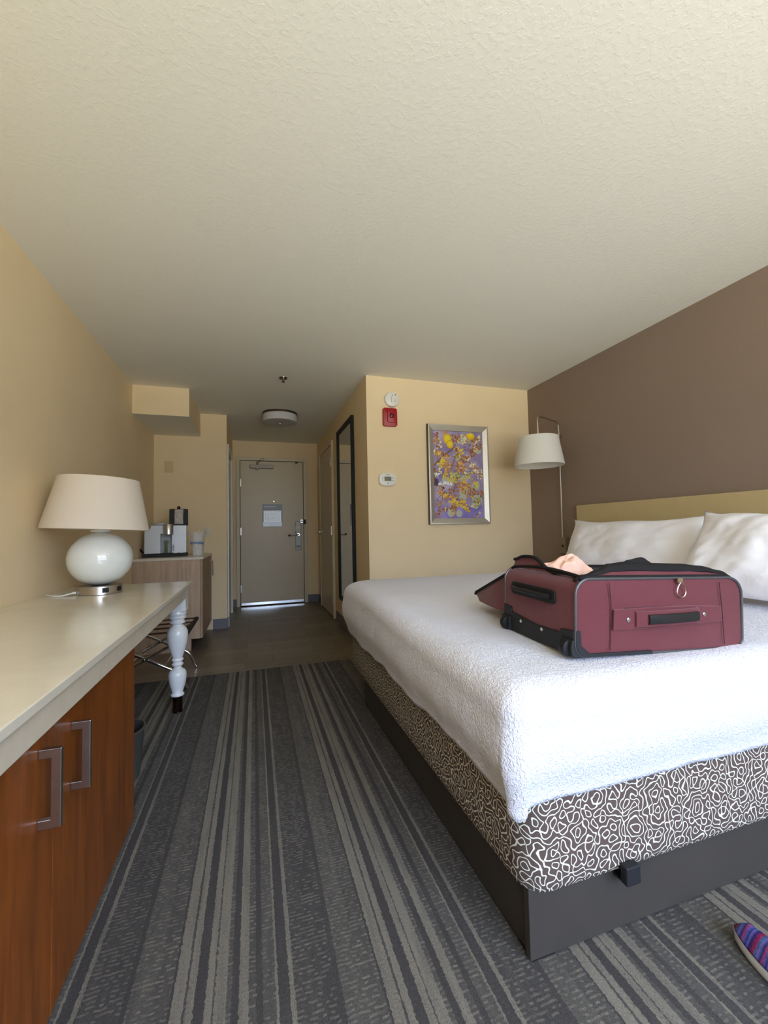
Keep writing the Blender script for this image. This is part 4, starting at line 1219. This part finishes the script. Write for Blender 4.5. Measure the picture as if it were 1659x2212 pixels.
# ------------------------------------------------------------------ suitcase
SL, SD, SH = 0.618, 0.385, 0.225
SO = (1.922, 0.492, 0.7005)
SR = R(-3.8)
sc_ = tag(empty('suitcase', SO, SR), 'open maroon soft-sided wheeled suitcase lying on the bed', 'suitcase')
sc_.rotation_euler = (R(0.5), R(2.2), SR)
rc = (0.035, 0.03, 0.055, 0.045)
prof = rrect(0, 0.004, SL, SH, rc, 8)          # bl, br, tr, tl
def shell():
    mb = MB()
    n = len(prof)
    # front and back panels with slight puff, drawn as inset rings
    for y, sgn in ((0.0, -1), (SD, 1)):
        cx, cz = SL/2, SH/2
        K = 7
        for k in range(K+1):
            s_ = 1-k/K*0.9
            puff_ = 0.010*(1-s_**3)
            o_ = [((x-cx)*s_+cx, y+sgn*(puff_+0.003*mnoise.noise(Vector(((x-cx)*s_*7, z*s_*9, y*3)))), (z-cz)*s_+cz) for x, z in prof]
            if k == 0: first = len(mb.v)
            mb.v += o_
        for k in range(K):
            for i in range(n):
                j = (i+1) % n
                a = first+k*n
                mb.f.append((a+i, a+j, a+n+j, a+n+i)); mb.mi.append(0)
        mb.f.append(tuple(first+K*n+i for i in range(n))); mb.mi.append(0)
        if y == 0: f0 = first
        else: f1 = first
    # band between the panels, leaving the top open
    for i in range(n):
        j = (i+1) % n
        (xa, za), (xb, zb2) = prof[i], prof[j]
        if za > SH-0.001 and zb2 > SH-0.001 and abs(xa-xb) > 0.1:
            mb.add([(xa, 0, za), (xb, 0, zb2), (xb, 0.02, zb2), (xa, 0.02, za)], [(0, 1, 2, 3)])
            mb.add([(xa, SD-0.02, za), (xb, SD-0.02, zb2), (xb, SD, zb2), (xa, SD, za)], [(0, 1, 2, 3)])
            continue
        mb.f.append((f0+i, f0+j, f1+j, f1+i)); mb.mi.append(0)
    return mb
obj('shell', shell(), M['redcloth'], sc_, smooth=45)
ln = MB()
ln.add([(0.03, 0.02, SH-0.002), (SL-0.04, 0.02, SH-0.002), (SL-0.04, SD-0.02, SH-0.002), (0.03, SD-0.02, SH-0.002),
        (0.03, 0.02, 0.10), (SL-0.04, 0.02, 0.10), (SL-0.04, SD-0.02, 0.10), (0.03, SD-0.02, 0.10)],
       [(0, 1, 5, 4), (1, 2, 6, 5), (2, 3, 7, 6), (3, 0, 4, 7), (4, 5, 6, 7)])
obj('lining', ln, M['lining'], sc_, smooth=0)
def off(prof_, y, d=0.0015):
    return [(x, y, z) for x, z in prof_]
obj('piping', MB().tube(off(prof, -0.0015), 0.0042, 8, closed=True), M['greyrub'], sc_)
obj('piping', MB().tube(off(prof, SD+0.0015), 0.0042, 8, closed=True), M['greyrub'], sc_)
# seams
def seam(pts): return MB().tube([(x, -0.0105, z) for x, z in pts], 0.0016, 6)
dkred = plain('dark_maroon_thread', (0.05, 0.010, 0.016), 0.8)
sm = MB()
for pts in ([(0.105, 0.215), (0.112, 0.15), (0.108, 0.02)], [(0.515, 0.212), (0.525, 0.12), (0.532, 0.02)], [(0.11, 0.082), (0.30, 0.083), (0.523, 0.094)], [(0.16, 0.140), (0.30, 0.142), (0.51, 0.136)]):
    sm.tube([(x, -0.0115, z) for x, z in pts], 0.0013, 6)
obj('seams', sm, dkred, sc_)
# side handle
hn = MB().prism([(0.115, 0.078), (0.30, 0.080), (0.40, 0.084), (0.519, 0.092), (0.514, 0.138), (0.41, 0.142), (0.30, 0.1425), (0.118, 0.138)], -0.0165, -0.0085, 'XZ')
hnd = obj('side_handle', hn, M['redcloth'], sc_, smooth=0, bev=0.002)
slv = []
for k in range(21):
    t = k/20; x = 0.190+0.232*t
    slv.append((x, -0.019-0.010*sin(pi*t)**0.5, 0.1085+0.006*t))
def band(pts, h_, th_):
    mb = MB()
    n_ = len(pts)
    vs = []
    for (x, y, z) in pts:
        vs += [(x, y-th_/2, z-h_/2+0.002), (x, y-th_/2-0.0012, z), (x, y-th_/2, z+h_/2-0.002), (x, y+th_/2, z+h_/2), (x, y+th_/2, z-h_/2)]
    fs = []
    for i in range(n_-1):
        for k in range(5):
            l = (k+1) % 5
            fs.append((i*5+k, i*5+l, i*5+5+l, i*5+5+k))
    fs.append((0, 1, 2, 3, 4)); fs.append(tuple((n_-1)*5+k for k in range(5)))
    return mb.add(vs, fs)
obj('handle_sleeve', band(slv, 0.047, 0.006), M['redcloth'], hnd, smooth=50)
obj('handle_grip', band([(p[0], p[1]-0.006, p[2]-0.001) for p in slv[3:-1]], 0.030, 0.007), M['gripblack'], hnd, smooth=50)
for x, z in ((0.166, 0.108), (0.446, 0.116)):
    obj('rivet', MB().lathe([(0.0065, 0), (0.0065, 0.002), (0.004, 0.004)], (x, 0.0168, z), 14, 'Y'), M['steel'], hnd)
for o in list(hnd.children):
    if o.name.startswith('rivet'):
        for v in o.data.vertices: v.co.y = -v.co.y
# zipper track and gusset flap standing around the opening
def topline(x):   # height above shell top as seen: wave
    tab = [(0.0, 0.004), (0.05, 0.006), (0.10, 0.020), (0.15, 0.038), (0.22, 0.044), (0.30, 0.040), (0.42, 0.038), (0.50, 0.032), (0.56, 0.018), (0.60, 0.004)]
    if x <= 0: return tab[0][1]
    for (a, b), (c, d) in zip(tab[:-1], tab[1:]):
        if x <= c:
            t = smooth01((x-a)/(c-a)); return b+(d-b)*t
    return tab[-1][1]
def zrim(x):   # rim of shell top with rounded ends
    if x < 0.045: return SH-0.045+sqrt(max(0, 0.045**2-(0.045-x)**2))
    if x > SL-0.055: return SH-0.055+sqrt(max(0, 0.055**2-(x-SL+0.055)**2))
    return SH
xs = [0.012+(SL-0.045)*k/60 for k in range(61)]
zt_m = MB().tube([(x, 0.010, zrim(x)+0.004) for x in xs if x > 0.02], 0.0055, 8)
loopL = [(0.030, 0.012+0.36*k/20, zrim(0.030)+0.006+0.012*sin(pi*k/20)) for k in range(21)]
zt_m.tube(loopL, 0.0055, 8)
zt_m.tube([(x, SD-0.010, zrim(x)+0.004) for x in xs if x > 0.02], 0.0055, 8)
obj('zipper_track', zt_m, M['blackcloth'], sc_)
def gus(lo, hi, yb_, lean):
    def g_(i, j):
        x = xs[i]; h_ = topline(x)
        v = lo+(hi-lo)*j/6
        z = zrim(x)+0.003+h_*v
        y = yb_+lean*v*h_+0.004*sin(x*40)*v
        return (x, y, z)
    return g_
obj('gusset', MB().grid(gus(0.0, 0.5, 0.014, 0.6), 61, 7), M['redcloth'], sc_, solid=0.003, smooth=60)
def gus2(i, j):
    x = xs[i]; h_ = topline(x); v = j/8
    z = zrim(x)+0.003+h_*(0.42+0.62*v)-0.012*max(0, v-0.75)*4*min(1, h_/0.03)*0.3
    y = 0.010+0.6*h_*(0.42+0.6*v)+0.03*max(0, v-0.6)
    return (x, y, z)
obj('zipper_band', MB().grid(gus2, 61, 9), M['blackcloth'], sc_, solid=0.004, smooth=60)
# inner black pocket hump
def hump(i, j):
    u = i/30; v = j/10
    x = 0.20+0.135*u
    h_ = 0.058*sin(pi*u)**0.35 if 0 < u < 1 else 0
    return (x, 0.035+0.03*v, SH+0.0+h_*(0.35+0.65*sin(pi/2*(1-abs(v*2-1))))+0.006*mnoise.noise(Vector((u*4, v*2, 0))))
obj('inner_pocket', MB().grid(hump, 31, 11), M['blackcloth'], sc_, solid=0.003, smooth=60)
# far left rolled flap edge of the opening
def roll_h(u): return 0.040*smooth01((u-0.30)/0.35)*(1-0.25*smooth01((u-0.85)/0.15))
def roll(i, j):
    u = i/30; v = j/8
    y = 0.03+0.345*u
    return (0.030+0.012*v*sin(pi*v*0.8)-0.004*v, y, zrim(0.034)+0.003+roll_h(u)*v+0.003*sin(u*11)*v)
obj('end_gusset', MB().grid(roll, 31, 9), M['redcloth'], sc_, solid=0.004, smooth=60)
tp = [roll(k, 8) for k in range(31)]
tp = [(p[0], p[1], p[2]+0.002) for p in tp]+[(0.05, 0.382, SH+0.030), (0.10, 0.384, SH+0.022), (0.16, 0.382, SH+0.010), (0.22, 0.380, SH+0.003)]
obj('end_gusset_binding', MB().tube(tp, 0.006, 8), M['blackcloth'], sc_)
def backg(i, j):
    u = i/20; v = j/4
    return (0.04+0.18*u, 0.380, SH+0.002+0.028*(1-u)*v)
obj('back_gusset', MB().grid(backg, 21, 5), M['redcloth'], sc_, solid=0.004, smooth=60)
# zipper pull
zp = MB()
cx_, cz_ = 0.356, SH-0.030
pts = []
for k in range(24):
    a = 2*pi*k/24
    rx = 0.0155*(1-0.34*sin(a)); pts.append((cx_+0.005+rx*cos(a), -0.0165, cz_-0.004+0.022*sin(a)))
zp.tube(pts, 0.0017, 6, closed=True)
zp.box(cx_-0.008, -0.0175, cz_+0.018, cx_+0.010, -0.0125, cz_+0.032)
obj('zipper_pull', zp, M['goldpull'], sc_)
# wheel end: black bumper, corner guards, wheels, rivets, carrying grip
wp = MB()
wp.prism([(0.0, 0.004), (SD, 0.004), (SD, 0.090), (SD-0.05, 0.086), (SD-0.052, 0.070), (SD-0.2, 0.056), (0.062, 0.060), (0.060, 0.072), (0.0, 0.078)], -0.006, 0.002, 'YZ')
wheelpl = obj('wheel_plate', wp, M['blackrub'], sc_, smooth=0, bev=0.002)
for y in (0.15, 0.27):
    obj('rivet', MB().lathe([(0.0038, 0), (0.0062, 0.002), (0.0062, 0.003)], (-0.0092, y, 0.048), 14, 'X'), M['steel'], wheelpl)
for y0, y1 in ((-0.004, 0.052), (SD-0.052, SD+0.004)):
    hs = MB().prism([(-0.012, 0.052), (-0.016, 0.03), (-0.013, 0.008), (-0.004, 0.0), (0.05, 0.0), (0.05, 0.01), (0.002, 0.05)], y0, y1, 'XZ')
    obj('corner_guard', hs, M['blackrub'], sc_, smooth=0, bev=0.003)
    ym = (y0+y1)/2
    obj('wheel', MB().lathe([(0.018, -0.013), (0.024, -0.011), (0.026, -0.004), (0.026, 0.004), (0.024, 0.011), (0.018, 0.013)], (-0.006, ym, 0.0255), 32, 'Y'), M['black'], sc_)
fg = MB()
gp = [(x, z) for x, z in prof[:9]]
strip = [(-0.001, 0.078)]+[(x-0.001, z-0.001) for x, z in prof[:9]]+[(0.262, 0.002), (0.262, 0.012), (0.05, 0.0125), (0.03, 0.018), (0.016, 0.034), (0.0125, 0.078)]
fg.prism(strip, -0.0075, 0.004, 'XZ')
obj('kick_guard', fg, M['blackrub'], sc_, smooth=0, bev=0.0015)
gt = MB().prism(rrect(0.085, 0.136, 0.335, 0.180, 0.016), -0.006, 0.001, 'YZ')
gtray = obj('carry_handle_tray', gt, M['blackrub'], sc_, smooth=0, bev=0.002)
obj('carry_handle', MB().tube(fillet([(-0.006, 0.105, 0.158), (-0.022, 0.135, 0.158), (-0.026, 0.20, 0.160), (-0.026, 0.23, 0.160), (-0.022, 0.29, 0.158), (-0.006, 0.318, 0.158)], 0.02), 0.0125, 12, flat=0.7), M['black'], gtray)
# lid lying open beyond the case
lp = [(SD+0.006, 0.196), (SD+0.02, 0.198), (0.665, 0.090), (0.672, 0.080), (0.64, 0.052), (0.56, 0.047), (SD+0.008, 0.045)]
lid = obj('lid', MB().prism(lp, 0.02, SL-0.04, 'YZ'), M['redcloth'], sc_, smooth=40, bev=0.006)
obj('lid_binding', MB().tube([(0.018, y, z) for y, z in lp[:4]], 0.006, 8).tube([(0.018, 0.668, 0.088), (SL-0.038, 0.668, 0.088)], 0.006, 8)
    .box(0.02, SD+0.02, 0.1985, SL-0.04, SD+0.022, 0.1995), M['blackcloth'], lid)

# clothes inside
def garment(name, c, rx, ry, rz_, mat, label, seed, fold=1.0):
    def g_(i, j):
        a = 2*pi*i/96; v = j/36
        rr = 1-(1-v)**1.0*0.0
        ph = pi/2*v
        d = Vector((cos(a)*cos(ph), sin(a)*cos(ph), sin(ph)))
        q = Vector((d.x*1.6+seed, d.y*1.6, d.z*1.2))
        wv_ = mnoise.noise(q)*0.22
        # long soft folds running across the heap
        f1 = 1-abs(mnoise.noise(Vector((d.x*1.1+d.z*2.4+seed, d.y*3.2-d.z*1.0, seed))))*2
        f2 = 1-abs(mnoise.noise(Vector((d.x*4.0-d.z*3.0, d.y*2.0+seed, seed*2))))*2
        n_ = 1+wv_+fold*(0.10*f1+0.035*f2)
        return (d.x*rx*n_, d.y*ry*n_, max(-0.2, d.z)*rz_*n_*(1-0.22*max(0, d.x)))
    mb = MB().grid(g_, 96, 37, closeu=True)
    o = obj(name, mb, mat, smooth=180, loc=c)
    return tag(o, label, 'clothing')
garment('folded_garment', (2.135, 0.745, 0.842), 0.118, 0.075, 0.118, M['peach'], 'crumpled peach garment heaped in the open suitcase', 2.9, 1.3)
garment('folded_garment', (2.475, 0.720, 0.842), 0.06, 0.07, 0.086, M['pink'], 'bright pink cloth just showing behind the suitcase rim', 8.1)

# ------------------------------------------------------------------ shoe
sh = tag(empty('slip_on_shoe', (2.235, 0.165, 0)), 'blue and pink striped slip-on shoe with a white sole on the carpet', 'shoe')
def outline(t, s_=1.0):
    # foot outline, toe towards +y
    a = 2*pi*t
    y = 0.145*cos(a)
    u = (y/0.145+1)/2
    wdt = 0.034+0.017*sin(pi*min(1, u*0.9+0.1))+0.004*u
    x = -wdt*math.copysign(abs(sin(a))**0.75, sin(a))-0.006*u*u
    return x*s_, y*(1-(1-s_)*0.4)
n = 56
def sole_r(k, s_, z): return [(*outline(i/n, s_), z+0.010*max(0, (outline(i/n)[1]-0.06)/0.085)**2) for i in range(n)]
sv = []
rings_ = [(0.92, 0.001), (0.99, 0.004), (1.0, 0.012), (1.0, 0.024), (0.985, 0.028), (0.9, 0.029)]
for s_, z in rings_: sv += sole_r(0, s_, z)
fs = []
for k in range(len(rings_)-1):
    for i in range(n):
        j = (i+1) % n
        fs.append((k*n+i, k*n+j, (k+1)*n+j, (k+1)*n+i))
fs.append(tuple(reversed(range(n)))); fs.append(tuple((len(rings_)-1)*n+i for i in range(n)))
obj('sole', MB().add(sv, fs), M['white'], sh, smooth=50)
uv_ = []
K = 14
for k in range(K+1):
    v = k/K
    for i in range(n):
        x, y = outline(i/n, 0.975)
        u = (y/0.145+1)/2
        top = 0.030+(0.052 if u < 0.45 else 0.052-0.022*smooth01((u-0.45)/0.5))
        # upper closes over the toes, open at the ankle
        if u > 0.42: s_ = 1-v
        else: s_ = 1-0.30*v
        sm_ = smooth01((u-0.36)/0.12)
        s_ = (1-0.22*v)*(1-sm_)+(1-0.97*v)*sm_
        cy_ = 0.03
        yy = y if u < 0.36 else y*(1-v*0.25*sm_)
        z = 0.028+(top-0.028)*sin(pi/2*v)+0.010*max(0, (y-0.06)/0.085)**2*(1-v)
        uv_.append((x*s_, yy-0.0*v, z))
fs = []
for k in range(K):
    for i in range(n):
        j = (i+1) % n
        fs.append((k*n+i, k*n+j, (k+1)*n+j, (k+1)*n+i))
obj('upper', MB().add(uv_, fs), M['shoecloth'], sh, smooth=80, solid=0.003)
sh.rotation_euler = (0, 0, R(-2))
